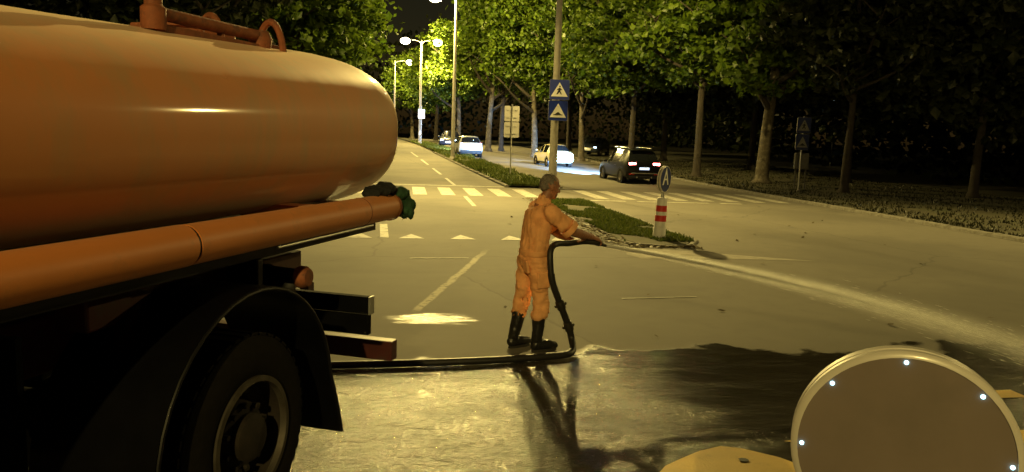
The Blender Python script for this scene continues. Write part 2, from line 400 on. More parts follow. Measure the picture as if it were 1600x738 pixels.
# ------------------------------------------------------------------ ground, road, islands
def strip(name, x0, x1, ys, dz, m, follow=True, thick=0, parent=None, nx=1):
    mb = MB(); vs = []; fs = []
    f0 = x0 if callable(x0) else (lambda y: x0); f1 = x1 if callable(x1) else (lambda y: x1)
    for y in ys:
        c = cx(y) if follow else 0
        for i in range(nx+1):
            vs.append((f0(y)+(f1(y)-f0(y))*i/nx+c, y, zt(y)+dz))
    k = nx+1
    for j in range(len(ys)-1):
        for i in range(nx): fs.append((j*k+i, j*k+i+1, (j+1)*k+i+1, (j+1)*k+i))
    n = len(vs)
    if thick:
        vs += [(v[0], v[1], v[2]-thick) for v in vs]
        for j in range(len(ys)-1):
            a, b = j*k, (j+1)*k; fs += [(a, b, b+n, a+n), (a+nx, a+nx+n, b+nx+n, b+nx)]
        fs.append((0, n, n+nx, nx)); e = (len(ys)-1)*k; fs.append((e, e+nx, e+nx+n, e+n))
    mb.add(vs, fs); o = mb.build(name, m, parent, smooth=False); return o
def yr(a, b, s): 
    k = max(1, int(round((b-a)/s))); return [a+(b-a)*i/k for i in range(k+1)]
g_ = strip('ground', -400, 400, yr(-60, 0, 20)+yr(6, 160, 3)+[260, 600], -.06, MT['earth'], False, nx=8); tag(g_, kind='structure')
road = strip('road', -34, 14.7, yr(-34, 0, 4)+yr(2, 158, 2), 0, MT['asphalt'], True, nx=6); tag(road, kind='structure')
side = strip('side_road', 14.7, 60, yr(-34, 4, 4), 0, MT['asphalt'], True, nx=4); tag(side, kind='structure')

def kerb_run(parent, pts, wdt, h, step=1.0, name='kerb_stone', skip=0):
    """kerb stones end to end along a polyline (x,y)"""
    P = [Vector(p) for p in pts]; acc = 0; me_cache = {}
    segs = []
    for a, b in zip(P, P[1:]):
        Lg = (b-a).length; k = max(1, int(round(Lg/step)))
        for i in range(k): segs.append((a+(b-a)*(i/k), a+(b-a)*((i+1)/k)))
    for a, b in segs:
        l = round((b-a).length, 2)
        if l not in me_cache:
            mb = MB(); bl = l-.012; t = .025
            poly = [(-wdt/2, -.08), (wdt/2, -.08), (wdt/2, h-t), (wdt/2-t, h), (-wdt/2+t, h), (-wdt/2, h-t)]
            mb.prism(poly, -bl/2, bl/2, lambda x, y, z: (z, x, y))
            me_cache[l] = mb.mesh(name, MT['kerb'], False)
        o = link(name, me_cache[l], parent)
        c = (a+b)/2; th = atan2(b.y-a.y, b.x-a.x)
        o.location = (c.x+R_.uniform(-.008, .008), c.y, zt(c.y)+R_.uniform(-.012, .008))
        o.rotation_euler = (R_.uniform(-.01, .01), 0, th+R_.uniform(-.008, .008))
# near island (nose with the bollard), X 4.4..6.1, Y 15..25.6
def island(name, outline, top=.05):
    mb = MB(); n = len(outline)
    vs = [(x, y, zt(y)+top) for x, y in outline]+[(x, y, zt(y)-.03) for x, y in outline]
    mb.add(vs, [tuple(range(n))]+[(i, (i+1) % n, n+(i+1) % n, n+i) for i in range(n)])
    o = mb.build(name, MT['earth'], None, smooth=False); return tag(o, kind='structure')
nose = [(4.45, 15.6), (4.7, 15.0), (5.2, 14.72), (5.75, 14.9), (6.1, 15.5)]
isl1 = [(4.42, 25.6)]+nose+[(6.1, 20), (5.95, 25.6)]
island1 = island('near_island', isl1, .04)
kerb_run(island1, [(4.36, 25.6), (4.38, 20), (4.39, 15.6), (4.64, 14.93), (5.2, 14.64), (5.8, 14.83), (6.17, 15.5), (6.17, 20), (6.02, 25.6)], .14, .045)
def med_l(y): return 4.2 - .012*(y-31)
def med_r(y): return 6.45 - .018*(y-31) if y > 31 else 6.45
med = strip('far_median', lambda y: med_l(y)+.1, lambda y: med_r(y)-.1, yr(31.2, 120, 2), .085, MT['earth'], True, nx=2); tag(med, kind='structure')
kerb_run(med, [(med_l(y)+cx(y), y) for y in yr(31.2, 60, 1.6)], .14, .10, 1.6)
kerb_run(med, [(med_r(y)+cx(y), y) for y in yr(31.2, 60, 1.6)], .14, .10, 1.6)
# right verge and its pale kerb strip
vr = strip('right_verge', 14.95, 90, yr(5, 150, 2.5), .06, MT['earth'], True, nx=6); tag(vr, kind='structure')
kerb_run(vr, [(14.82+cx(y), y) for y in yr(7, 70, 1.5)], .26, .09, 1.5)
vl = strip('left_verge', -80, -4.6, yr(22, 150, 2.5), .06, MT['earth'], True, nx=6); tag(vl, kind='structure')
kerb_run(vl, [(-4.47+cx(y), y) for y in yr(22, 64, 1.5)], .20, .10, 1.5)
# pale apron in front of the island nose
def flat(name, poly, m, parent, dz):
    mb = MB(); mb.add([(x, y, zt(y)+dz) for x, y in poly], [tuple(range(len(poly)))]); return mb.build(name, m, parent, smooth=False)
flat('concrete_apron', [(4.25, 13.15), (4.1, 13.6), (4.35, 14.5), (4.9, 14.4), (6.72, 13.5), (7.6, 13.1), (6.0, 13.25)], MT['patch'], road, .004)

# painted markings, children of the road
def mark(name, poly, m=None): return flat(name, poly, m or MT['paint'], road, .006)
for i in range(9):                                     # crossing on the left carriageway
    x = -3.6+i*.98
    mark('zebra_stripe', [(x, 26.5), (x+.48, 26.5), (x+.48, 30.2), (x, 30.2)])
for i in range(8):
    x = 6.75+i*.98
    mark('zebra_stripe', [(x, 26.4), (x+.48, 26.4), (x+.48, 30.4), (x, 30.4)])
mark('hump_line', [(-4.2, 31.3), (4.1, 31.3), (4.1, 31.62), (-4.2, 31.62)])
for x0, x1 in ((6.3, 7.6), (8.0, 10.6), (11.0, 11.8)): mark('stop_bar', [(x0, 25.5), (x1, 25.5), (x1, 25.78), (x0, 25.78)])
for i in range(8):                                     # give way teeth
    x = -3.95+i*1.03
    mark('give_way_tooth', [(x-.26, 15.32), (x+.26, 15.32), (x, 16.0)])
mark('lane_dash', [(-.45, 15.4), (-.28, 15.4), (-.36, 17.7), (-.53, 17.7)])
for y0, y1 in ((22.6, 26.2), (31.8, 36), (38.5, 43), (46, 51), (54, 60)):
    mark('lane_dash', [(2.02+cx(y0), y0), (2.15+cx(y0), y0), (2.15+cx(y1), y1), (2.02+cx(y1), y1)])
mark('thin_line', [(.12, 12.86), (1.12, 12.95), (1.12, 13.0), (.12, 12.91)])
mark('thin_line', [(2.9, 9.72), (4.0, 9.86), (4.0, 9.9), (2.9, 9.76)])

# ------------------------------------------------------------------ street lamps
lamp_light = (1.0, .745, .22)
POWER = 10800
def street_lamp(label, loc, rz, heads, h=9.8, r0=.17, power=POWER, group='street lamps along the road', arm=1.5, cat='street lamp', lit=True, aim=None, spread=174):
    t = thing('street_lamp', label, cat, loc, rz, group)
    mb = MB(); mb.tube([(0, 0, -.1), (0, 0, .9), (0, 0, h*.5), (0, 0, h+.15)], [r0, r0*.97, r0*.78, r0*.55], 14); mb.build('pole', MT['concrete'], t)
    mb = MB(); mb.lathe([(r0+.06, 0), (r0+.06, .22), (r0+.005, .3)], n=14); mb.build('base_collar', MT['concrete'], t)
    mb = MB(); mb.prism([(-.07, -.16), (.07, -.16), (.07, .16), (-.07, .16)], -.012, .012, lambda x, y, z: (x, -r0+.004+z*1, 1.1+y)); mb.build('access_door', MT['steel'], t)
    for sx in heads:
        a = arm
        mb = MB(); mb.tube(catmull([(0, 0, h-.1), (sx*a*.25, 0, h+.12), (sx*a*.7, 0, h+.2), (sx*a, 0, h+.2)], 5), [.05]*16, 8); mb.build('arm', MT['steel'], t)
        hx = sx*(a+.25)
        mb = MB(); mb.ball((hx, 0, h+.2), (.40, .24, .10), 16, 8); hd = mb.build('lamp_head', MT['lampgrey'], t)
        mb = MB(); mb.ball((hx, 0, h+.05), (.46, .32, .30), 16, 10); mb.build('lamp_bowl', MT['bulb'], hd)
        if lit:
            ld = bpy.data.lights.new('lamp_light', 'SPOT' if aim else 'POINT'); ld.energy = power if sx < 0 else min(power, POWER*1.0); ld.color = lamp_light; ld.shadow_soft_size = .12
            if aim: ld.spot_size = radians(spread); ld.spot_blend = .9
            lo = bpy.data.objects.new('lamp_light', ld); COL.objects.link(lo); lo.parent = t; lo.location = (hx, 0, h-.40)
            if aim: lo.rotation_euler = Vector(aim[0 if sx < 0 else 1]).to_track_quat('-Z', 'Y').to_euler()
    return t
# ------------------------------------------------------------------ signs
def sign_glyph(kind):
    if kind == 'walk':
        return [[(-.02,.10),(.03,.10),(.05,.02),(.0,-.02),(-.05,.0)], [(-.045,.0),(.03,-.01),(.09,-.13),(.055,-.13),(.0,-.05),(-.07,-.13),(-.11,-.13)],
                [(-.03,.09),(-.10,.03),(-.09,.01),(-.02,.05)], [(.04,.08),(.10,.03),(.09,.015),(.035,.045)]]
    return [[(-.17,-.10)]+[(-.14+.28*i/10, -.10+.085*(.5-.5*cos(2*pi*i/10))) for i in range(11)]+[(.17,-.10),(.17,-.125),(-.17,-.125)]]
def square_sign(label, loc, rz, kind, S=.72, group=None, dim=False, bracket=.1):
    """plate faces local -Y"""
    t = thing('crossing_sign' if kind == 'walk' else 'hump_sign', label, 'traffic sign', loc, rz, group)
    h = S/2; r = .05
    poly = []
    for cxx, cyy, a in ((h-r, h-r, 0), (-h+r, h-r, 90), (-h+r, -h+r, 180), (h-r, -h+r, 270)):
        for k in range(4): poly.append((cxx+r*cos(radians(a+k*30)), cyy+r*sin(radians(a+k*30))))
    mb = MB(); mb.prism(poly, -.012, .012, lambda x, y, z: (x, z, y)); mb.build('back_plate', MT['signback'], t, smooth=False)
    mb = MB(); mb.prism([(x*.985, y*.985) for x, y in poly], .012, .016, lambda x, y, z: (x, -z, y)); mb.build('blue_face', MT['dimblue' if dim else 'blue'], t, smooth=False)
    mb = MB(); q = S*.42; mb.prism([(-q, -q*.80), (q, -q*.80), (0, q*.86)], .016, .019, lambda x, y, z: (x, -z, y)); mb.build('white_triangle', MT['dimsign' if dim else 'signwhite'], t, smooth=False)
    mb = MB(); s = S/.72
    for pl in sign_glyph(kind): mb.prism([(x*s, y*s-.035*s) for x, y in pl], .019, .022, lambda x, y, z: (x, -z, y))
    if kind == 'walk': mb.lathe([(0, 0), (.028*s, 0), (.028*s, .003), (0, .003)], (0.012*s, -.019, .115*s), (0, -1, 0), 10)
    mb.build('pictogram', MT['ink'], t, smooth=False)
    for zq in (h*.5, -h*.5):
        mb = MB(); mb.box((0, .012+bracket/2, zq), (S*.7, bracket, .04)); mb.build('bracket', MT['steel'], t, smooth=False)
    return t
def sign_post(label, loc, h, r=.035):
    t = thing('sign_post', label, 'sign post', loc, radians(0))
    mb = MB(); mb.tube([(0, 0, -.1), (0, 0, h)], r, 10); mb.build('pole', MT['steel'], t)
    mb = MB(); mb.lathe([(r+.05, -.03), (r+.05, .05), (r+.004, .08)], n=12); mb.build('footing', MT['kerb'], t)
    mb = MB(); mb.ball((0, 0, h), (r*1.08, r*1.08, r*.6), 10, 5); mb.build('end_cap', MT['black'], t)
    return t

P1 = (5.95, 30.6)
street_lamp('thick concrete lamp post behind the worker, carrying two blue crossing signs', (P1[0], P1[1], zt(P1[1])+.02), radians(25), (-1, 1), h=10.6, r0=.17, arm=2.4, power=POWER*1.85, aim=((-.816, -1.275, -1), (.196, 1.01, -.42)), spread=165)
sdir = atan2(-P1[0], P1[1])  # roughly facing the camera
square_sign('blue square sign with pedestrian triangle, upper of the pair on the concrete lamp post', (P1[0]+.08, P1[1]-.30, 3.98), radians(-6), 'walk', .79, 'blue square crossing signs')
square_sign('blue square sign with speed hump triangle, lower of the pair on the concrete lamp post', (P1[0]+.05, P1[1]-.31, 3.16), radians(3), 'hump', .79, 'blue square crossing signs')
street_lamp('tall lamp post rising from the grass median left of the silver car', (3.12, 50.4, zt(50.4)), cdir(50)*-1, (-1,), h=10.25, r0=.14, power=POWER*1.15, arm=1.1)
street_lamp('distant lamp post with two glowing heads above the median', (1.42, 74, zt(74)), -cdir(74), (-1, 1), h=9.5, r0=.14, arm=1.25)
street_lamp('farthest lamp post beside the tank end with one glowing head', (-1.3, 96, zt(96)), 0, (1,), h=9.2, r0=.14, arm=1.55)
street_lamp('lamp post of the side road beyond the right edge', (27, 19, .05), radians(-30), (-1,), h=9.8, r0=.14, power=POWER*.55, arm=1.6, aim=((-.75, -.45, -.5),), spread=95)
street_lamp('lamp post across the junction behind the camera', (-2.0, -14, 0), 0, (-1,), h=9.8, r0=.14, power=POWER*.7, arm=1.6)
# right pair of signs
sp = sign_post('thin steel post of the dark pair of signs before the dark trees on the right', (17.55, 32.4, .06), 3.35)
square_sign('dim blue pedestrian sign, upper of the pair on the thin right hand post', (17.55, 32.34, 3.02), radians(6), 'walk', .70, 'blue square crossing signs', dim=True, bracket=.03)
square_sign('dim blue hump sign, lower of the pair on the thin right hand post', (17.52, 32.33, 2.28), radians(9), 'hump', .70, 'blue square crossing signs', dim=True, bracket=.03)
bx_ = thing('cabinet', 'dark grey utility cabinet standing behind the right pair of signs', 'cabinet', (18.35, 33.8, .06), radians(-20))
mb = MB(); mb.box((0, 0, 1.35), (.62, .35, .75)); mb.build('housing', MT['cabinet'], bx_, False, .02)
mb = MB(); mb.box((0, -.185, 1.35), (.52, .02, .63)); mb.build('door', MT['cabinet'], bx_, False, .01)
for s in (-1, 1):
    mb = MB(); mb.box((s*.22, 0, .48), (.06, .06, .98)); mb.build('leg', MT['cabinet'], bx_, False)
# backs of the pair in the median
sign_post('steel post in the median carrying two sign backs', (5.17, 37.5, zt(37.5)+.06), 3.5)
for z, lab, k in ((3.12, 'pale sign back, upper of the two on the median post', 'walk'), (2.34, 'pale sign back, lower of the two on the median post, with a bright patch', 'hump')):
    square_sign(lab, (5.17, 37.5+.075, zt(37.5)+z), radians(180+(2 if k == 'walk' else -3)), k, .74, 'blue square crossing signs', bracket=.03)
sign_post('far thin post in front of the most distant twin lamp post', (1.5, 71.8, zt(71.8)+.05), 3.55, .05)
sf = thing('plate_sign', 'small pale rectangular sign on the far median post below the lamps', 'traffic sign', (1.5, 71.73, zt(71.8)+2.9), 0)
mb = MB(); mb.box((0, 0, 0), (.62, .02, .86)); mb.build('plate', MT['signwhite'], sf, False, .005)
mb = MB(); mb.box((0, -.013, 0), (.09, .006, .86)); mb.build('rail', MT['steel'], sf, False)

# ------------------------------------------------------------------ bollards with round keep signs
def bollard(label, loc, rz, tilt, lit, group):
    t = thing('bollard', label, 'bollard', loc, rz, group); t.rotation_euler = (tilt, tilt*.4, rz)
    mb = MB(); mb.lathe([(.135, -.02), (.135, .22), (.128, .235)], n=24); mb.build('foot', MT['white'], t)
    mb = MB(); mb.lathe([(.122, .235), (.118, .40), (.114, .60), (.110, .80), (.108, .845), (.085, .875), (0, .88)], n=24); mb.build('post', MT['white'], t)
    for z in (.43, .64):
        mb = MB(); rr = .118-.02*(z-.4); mb.lathe([(rr-.004, z-.068), (rr+.004, z-.064), (rr+.002, z+.064), (rr-.006, z+.068)], n=24); mb.build('red_band', MT['red'], t)
    mb = MB(); mb.tube([(0, 0, .86), (0, 0, 1.0)], [.04, .03], 12); mb.build('neck', MT['steel'], t)
    c = (0, 0, 1.265); R0 = .279
    # drum: front at -Y, back at +Y
    mb = MB(); mb.lathe([(R0, -.042), (R0+.006, -.036), (R0+.006, -.008), (R0-.004, -.003), (R0-.004, .003), (R0+.006, .008), (R0+.006, .026), (R0, .032), (R0-.012, .034), (R0-.012, -.044)], c, (0, 1, 0), 64, closed=True)
    rim = mb.build('rim', MT['discrim'], t)
    mb = MB(); mb.lathe([(R0-.004, -.0035), (R0+.002, -.0035), (R0+.002, .0035), (R0-.004, .0035)], c, (0, 1, 0), 64, closed=True); mb.build('rim_seam', MT['ink'], rim)
    mb = MB(); mb.lathe([(0, 0.0), (R0-.012, 0.0)], (0, .030, 1.265), (0, 1, 0), 64); mb.build('back_panel', MT['discback'], t)
    mb = MB(); mb.lathe([(0, 0.0), (R0-.012, 0.0)], (0, -.040, 1.265), (0, -1, 0), 64); mb.build('blue_face', MT['navy'], t)
    # white arrow, pointing up
    mb = MB()
    mb.prism([(0, .25), (-.15, -.12), (-.095, -.12), (-.055, -.02), (.055, -.02), (.095, -.12), (.15, -.12)], .041, .045, lambda x, y, z: (x, -z, 1.265+y)); mb.build('white_arrow', MT['signwhite'], t, False)
    mb = MB(); mb.prism([(0, .11), (-.04, .015), (.04, .015)], .045, .047, lambda x, y, z: (x, -z, 1.265+y)); mb.build('arrow_gap', MT['navy'], t, False)
    for k in range(8):
        a = radians(k*45+3); x, z = .255*sin(a), 1.265+.255*cos(a)
        mb = MB(); mb.ball((x, .031, z), (.0058, .006, .0058), 10, 6); mb.build('led_bead', MT['led'] if lit else MT['steel'], t)
    return t
bollard('red and white banded bollard with round blue arrow sign at the grassy island nose', (5.44, 15.75, .04), radians(47), radians(1.5), False, 'bollards with round signs')
to = Vector((-1.36, -1.83)); nrm = to.normalized()
face = atan2(nrm.y, nrm.x) + radians(7)
nb = bollard('large round sign seen from behind with a ring of lit beads, right foreground', (1.362, 1.842, .018), face-pi/2, 0, True, 'bollards with round signs')

# near hatching, white paint with lamp yellow painted in
for poly in ([(1.62, 4.45), (1.72, 4.58), (1.86, 4.68), (2.04, 4.80), (2.22, 4.87), (2.36, 4.82), (2.55, 4.66), (2.72, 4.40), (2.95, 3.6), (2.5, 3.1), (1.9, 3.4)],
             [(2.72, 4.93), (3.0, 4.98), (3.3, 4.95), (3.3, 4.8), (2.95, 4.86)], [(4.1, 5.02), (5.2, 5.05), (5.2, 4.7), (4.0, 4.85)],
             [(3.9, 5.85), (5.4, 5.95), (5.4, 5.75), (4.0, 5.72)]):
    mark('hatch_patch', poly, MT['ochre'])
mb = MB()
mb.add([(2.275+.035*cos(2*pi*k/8)*(1+.3*sin(k*3)), 4.625+.03*sin(2*pi*k/8), .012) for k in range(8)], [tuple(range(8))])
mb.build('dark_leaf', MT['ink'], road, False)  # dark leaf lying on the hatching

# ------------------------------------------------------------------ tanker truck
AZ = radians(23); tax = Vector((sin(AZ), cos(AZ), 0)); tn = Vector((cos(AZ), -sin(AZ), 0))
def tw(s, D, z): return tax*s - tn*D + zz*z
S0, D0 = 2.0, 3.3
troot = thing('tanker_truck', 'orange water tanker truck with long side tubes, filling the left foreground', 'truck', tw(S0, D0, 0), pi/2-AZ)
def T(s, D, z): return (s-S0, D-D0, z)
# tank
def se(t, a, b, e=2.5):
    c, s_ = cos(t), sin(t)
    return a*abs(c)**(2/e)*(1 if c >= 0 else -1), b*abs(s_)**(2/e)*(1 if s_ >= 0 else -1)
mb = MB(); NR = 64; rings = []
def tank_dim(s):
    k = min(max((s-2.4)/2.4, 0), 1); return 1.10, .515+.045*k, 2.055+.04*k
st = [(-3.2, 1)]+[(s, 1) for s in (-2, -1, 0, .8, 1.6, 2.2, 2.8, 3.4, 4.0, 4.5, 4.9)]
for i in range(15):
    t = (i+1)/15*pi/2; st.append((5.0+.50*sin(t)**1.0, max(cos(t), .0)**.75))
vs = []; fs = []
for s, k in st:
    a, b, zc = tank_dim(s)
    for j in range(NR):
        x, z = se(2*pi*j/NR, a*k, b*(k**.9 if k > 0 else 0)); vs.append(T(s, D0-x, zc+z))
for i in range(len(st)-1):
    for j in range(NR): fs.append((i*NR+j, i*NR+(j+1) % NR, (i+1)*NR+(j+1) % NR, (i+1)*NR+j))
fs.append(tuple(range(NR-1, -1, -1)))
mb.add(vs, fs); tank = mb.build('tank', MT['tank'], troot)
for s in (.6,):                              # weld seams round the shell
    a, b, zc = tank_dim(s); ring = [T(s, D0-se(2*pi*j/96, a+.001, b+.001)[0], zc+se(2*pi*j/96, a+.001, b+.001)[1]) for j in range(97)]
    mb = MB(); mb.tube(ring, .0022, 6); mb.build('weld_seam', MT['tank'], troot)
# side tubes (hose lockers) with seam collar
mb = MB(); mb.tube([T(s, 2.24, 1.575) for s in (-3, -1, 1, 2.835)], .094, 28); mb.build('side_tube', MT['tube'], troot)
mb = MB(); mb.tube([T(s, 2.24, 1.575) for s in (2.855, 3.6, 4.4, 5.03)], .092, 28); tube2 = mb.build('side_tube', MT['tube'], troot)
mb = MB(); mb.tube([T(s, 2.24, 1.575) for s in (2.82, 2.87)], .088, 28); mb.build('tube_joint', MT['black'], troot)
mb = MB(); mb.lathe([(.096, 0), (.100, .004), (.100, .03), (.094, .036)], T(5.0, 2.24, 1.575), (1, 0, 0), 28); mb.build('tube_rim', MT['rust'], troot)
mb = MB(); mb.tube([T(4.55, 2.24, 1.575), T(4.556, 2.24, 1.575)], .0935, 28); mb.build('tube_band', MT['rust'], troot)
mb = MB(); mb.tube([T(s, 2.215, 1.475) for s in (3.55, 4.7)], .008, 8); mb.build('edge_rod', MT['steel'], troot)
# brackets between tank and tube
for s, dz in ((1.2, 0), (4.08, 0)):
    mb = MB(); mb.box(T(s, 2.5, 1.60), (.16, .50, .10)); mb.build('bracket', MT['tube'], troot, False, .01)
mb = MB(); mb.box(T(4.45, 2.62, 1.60), (.55, .6, .05)); mb.build('catwalk_plate', MT['steel'], troot, False, .01)
mb = MB(); mb.box(T(2.0, 2.9, 1.42), (6.5, .9, .10)); mb.build('tank_cradle', MT['black'], troot, False)
# chassis
for D in (2.85, 3.75):
    mb = MB(); mb.box(T(.7, D, 1.12), (8.2, .09, .26)); mb.build('chassis_rail', MT['maroon'], troot, False, .01)
mb = MB(); mb.box(T(3.2, 2.72, 1.25), (1.0, .18, .16)); mb.build('red_side_box', MT['maroon'], troot, False, .012)
mb = MB(); mb.box(T(3.72, 2.60, 1.27), (.05, .34, .2)); mb.build('flange_plate', MT['black'], troot, False, .006)
mb = MB(); mb.tube([T(3.96, 2.9, 1.26), T(3.96, 2.32, 1.24)], [.045]*2, 14); mb.lathe([(.05, 0), (.05, .1)], T(3.96, 2.62, 1.25), (0, -1, 0), 14); mb.build('drain_pipe', MT['black'], troot)
mb = MB(); mb.lathe([(0, 0), (.058, 0), (.066, .02), (.066, .05), (.05, .075), (0, .08)], T(3.96, 2.34, 1.24), (0, -1, 0), 18); mb.build('drain_cap', MT['rust'], troot)
mb = MB(); mb.lathe([(0, 0), (.075, .0), (.095, .03), (.095, .15), (.075, .18), (0, .18)], T(3.9, 2.5, 1.13), (1, 0, 0.1), 18); mb.build('air_valve', MT['black'], troot)
mb = MB(); mb.box(T(4.0, 2.6, 1.03), (.04, .5, .05)); mb.build('valve_bar', MT['black'], troot, False)
mb = MB(); mb.box(T(4.61, 2.55, .95), (.06, .74, .115)); lb = mb.build('lamp_bar', MT['matt'], troot, False, .006)
mb = MB(); mb.box(T(4.61, 2.175, .95), (.066, .012, .12)); mb.build('bar_end', MT['steel'], lb, False)
mb = MB(); mb.box(T(4.62, 2.56, .815), (.05, .74, .14)); mb.build('lower_bar', MT['matt'], troot, False, .006)
mb = MB(); mb.box(T(5.06, 3.3, .52), (.10, 2.2, .145)); bump = mb.build('rear_bumper', MT['maroon'], troot, False, .008)
for D in (2.85, 3.75):
    mb = MB(); mb.box(T(4.95, D, .78), (.08, .07, .42)); mb.build('bumper_hanger', MT['maroon'], troot, False)
# wheels
def wheel(s, D, sgn):
    c = T(s, D, .53); ax = (0, -sgn, 0)
    mb = MB(); mb.lathe([(.30, -.26), (.36, -.265), (.46, -.262), (.515, -.235), (.53, -.2), (.53, -.06), (.515, -.025), (.46, .004), (.37, .010), (.32, -.004), (.30, -.02)], c, ax, 56)
    w = mb.build('tyre', MT['rubber'], troot); w.name = 'wheel'
    mb = MB()
    for k in range(44):
        a = 2*pi*k/44
        q = Quaternion(Vector(ax), a)
        p = q @ Vector((0, 0, .527)); mb.box(Vector(c)+p+Vector(ax)*-.13, (.045, .20, .014), (q.to_matrix()))
    tr = mb.build('tread', MT['rubber'], w, False)
    mb = MB(); mb.lathe([(.318, -.005), (.318, .012), (.290, .014), (.284, -.02)], c, ax, 56); rim = mb.build('rim', MT['rim'], w)
    mb = MB(); mb.lathe([(.284, -.02), (.27, -.09), (.20, -.11), (.17, -.06), (.12, -.05), (.12, .0), (.10, .015), (0, .015)], c, ax, 48); mb.build('hub_disc', MT['rustdark'], rim)
    mb = MB(); mb.lathe([(0, -.06), (.016, -.06), (.016, -.03), (0, -.03)], (0, 0, 0), ax, 6); nut = mb.mesh('wheel_nut', MT['rustdark'], False)
    for k in range(10):
        q = Quaternion(Vector(ax), 2*pi*k/10); o = link('wheel_nut', nut, rim); o.location = Vector(c)+q @ Vector((0, 0, .165))
    for k in range(8):                                 # hand holes
        a = 2*pi*(k+.5)/8; q = Quaternion(Vector(ax), a); p = Vector(c)+q @ Vector((0, 0, .237))
        mb = MB(); mb.lathe([(0, -.096), (.027, -.0955)], p, ax, 12); mb.build('hand_hole', MT['ink'], rim, False)
    return w
WS = 3.29
wheel(WS, 2.20, 1); wheel(WS, 4.40, -1); wheel(WS, 2.50, 1); wheel(WS, 4.10, -1); wheel(-1.6, 2.25, 1); wheel(-1.6, 4.35, -1)
mb = MB(); mb.tube([T(WS, 2.45, .53), T(WS, 4.15, .53)], .09, 14); mb.ball(T(WS, 3.3, .53), .24); mb.build('axle', MT['black'], troot)
mb = MB(); mb.tube([T(-1.6, 2.45, .53), T(-1.6, 4.15, .53)], .08, 14); mb.build('axle', MT['black'], troot)
# mudguards: arched band plus flap
def mudguard(s0, D1, D2, flap=True):
    prof = []
    for k in range(22):
        a = radians(196-k*(196-8)/21); prof.append((s0+.745*cos(a), .545+.745*sin(a)))
    prof += [(s0+.80, .50), (s0+.85, .35), (s0+.885, .235)]
    mb = MB(); vs = []; fs = []; t = .018
    for i, (s, z) in enumerate(prof):
        a, b = Vector(prof[max(i-1, 0)]), Vector(prof[min(i+1, len(prof)-1)]); d = (b-a).normalized(); nn = Vector((-d.y, d.x))
        so_, zo = s+nn.x*t, z+nn.y*t
        for (ss, zz_) in ((s, z), (so_, zo)):
            for D in (D1, D2): vs.append(T(ss, D, zz_))
    for i in range(len(prof)-1):
        o, p = i*4, i*4+4
        fs += [(o, o+1, p+1, p), (o+2, p+2, p+3, o+3), (o, p, p+2, o+2), (o+1, o+3, p+3, p+1)]
    mb.add(vs, fs); e = (len(prof)-1)*4; mb.add([vs[e+k] for k in range(4)], [(0, 1, 3, 2)])
    m = mb.build('mudguard', MT['blackgloss'], troot)
    mb = MB(); mb.tube([T(s, D1, z+.006) for s, z in prof], .010, 8); mb.build('edge_bead', MT['black'], m)
    return m
mudguard(WS, 2.16, 2.80); mudguard(WS, 3.80, 4.44); 
mb = MB(); mb.tube([T(WS+.05, 2.4, 1.2), T(WS+.05, 2.85, 1.12)], .025, 8); mb.build('mudguard_stay', MT['black'], troot)
# side guard tanks forward of the wheel (dark)
mb = MB(); mb.tube([T(-.3, 2.85, .92), T(1.3, 2.85, .92)], .27, 24); mb.build('fuel_tank', MT['matt'], troot)
mb = MB(); mb.box(T(1.9, 2.8, 1.0), (.6, .3, .34)); mb.build('battery_box', MT['matt'], troot, False, .02)
mb = MB(); mb.box(T(2.33, 2.85, .95), (.03, .5, .6)); mb.build('splash_plate', MT['matt'], troot, False)
# cab (ahead, outside the frame)
mb = MB(); mb.prism([(-4.9, .7), (-3.35, .7), (-3.35, 2.75), (-4.5, 2.75), (-4.9, 1.75)], 2.2, 4.4, lambda x, y, z: T(x, z, y)); cab = mb.build('cab', MT['tube'], troot, False, .05)
mb = MB(); mb.box(T(-4.0, 2.195, 2.15), (.8, .02, .7)); mb.build('window', MT['glass'], cab, False)
# fittings on the tank top
def ttop(s, D):
    a, b, zc = tank_dim(s); x = abs(D0-D)/a; return zc+b*(1-x**2.5)**(1/2.5)
D = 2.72
zA, zB = ttop(3.3, D), ttop(4.25, D)
mb = MB(); mb.tube([T(3.30, D, zA+.085), T(3.8, D, zA+.085), T(4.22, D, zB+.055)], [.034, .034, .034], 12); rail = mb.build('top_pipe', MT['rust'], troot)
mb = MB(); mb.box(T(3.78, D+.05, (zA+zB)/2-.005), (1.05, .16, .05)); mb.build('top_plinth', MT['rust'], troot, False, .01)
mb = MB(); mb.lathe([(0, -.06), (.055, -.06), (.06, -.03), (.06, .045), (.042, .06), (.042, .10), (.062, .102), (.062, .145), (0, .145)], T(3.27, D, zA+.06), (0, 0, 1), 16); mb.build('top_valve', MT['rust'], troot)
mb = MB(); mb.lathe([(0, -.03), (.06, -.03), (.07, .03), (.05, .075), (0, .085)], T(4.18, D, zB+.01), (0, 0, 1), 14); mb.build('pipe_elbow', MT['rust'], troot)
mb = MB(); mb.tube([T(3.84+.04*cos(a), D+.10+.10*cos(a), zB-.02+.145*sin(a)) for a in [pi*k/14 for k in range(15)]], .020, 8); mb.build('grab_hoop', MT['rust'], troot)
mb = MB(); mb.tube([T(4.32+.02*cos(a), D+.02+.105*cos(a), zB-.09+.25*sin(a)) for a in [pi*k/16 for k in range(17)]], .021, 8); mb.build('grab_hoop', MT['rust'], troot)
mb = MB(); mb.lathe([(.27, -.05), (.27, .05), (.30, .052), (.30, .075), (0, .1)], T(4.3, 3.3, ttop(4.3, 3.3)), (0, 0, 1), 28); mb.build('hatch', MT['rust'], troot)
mb = MB(); mb.box(T(4.30, D+.03, zB-.02), (.2, .1, .08)); mb.build('hatch_hinge', MT['rust'], troot, False, .01)

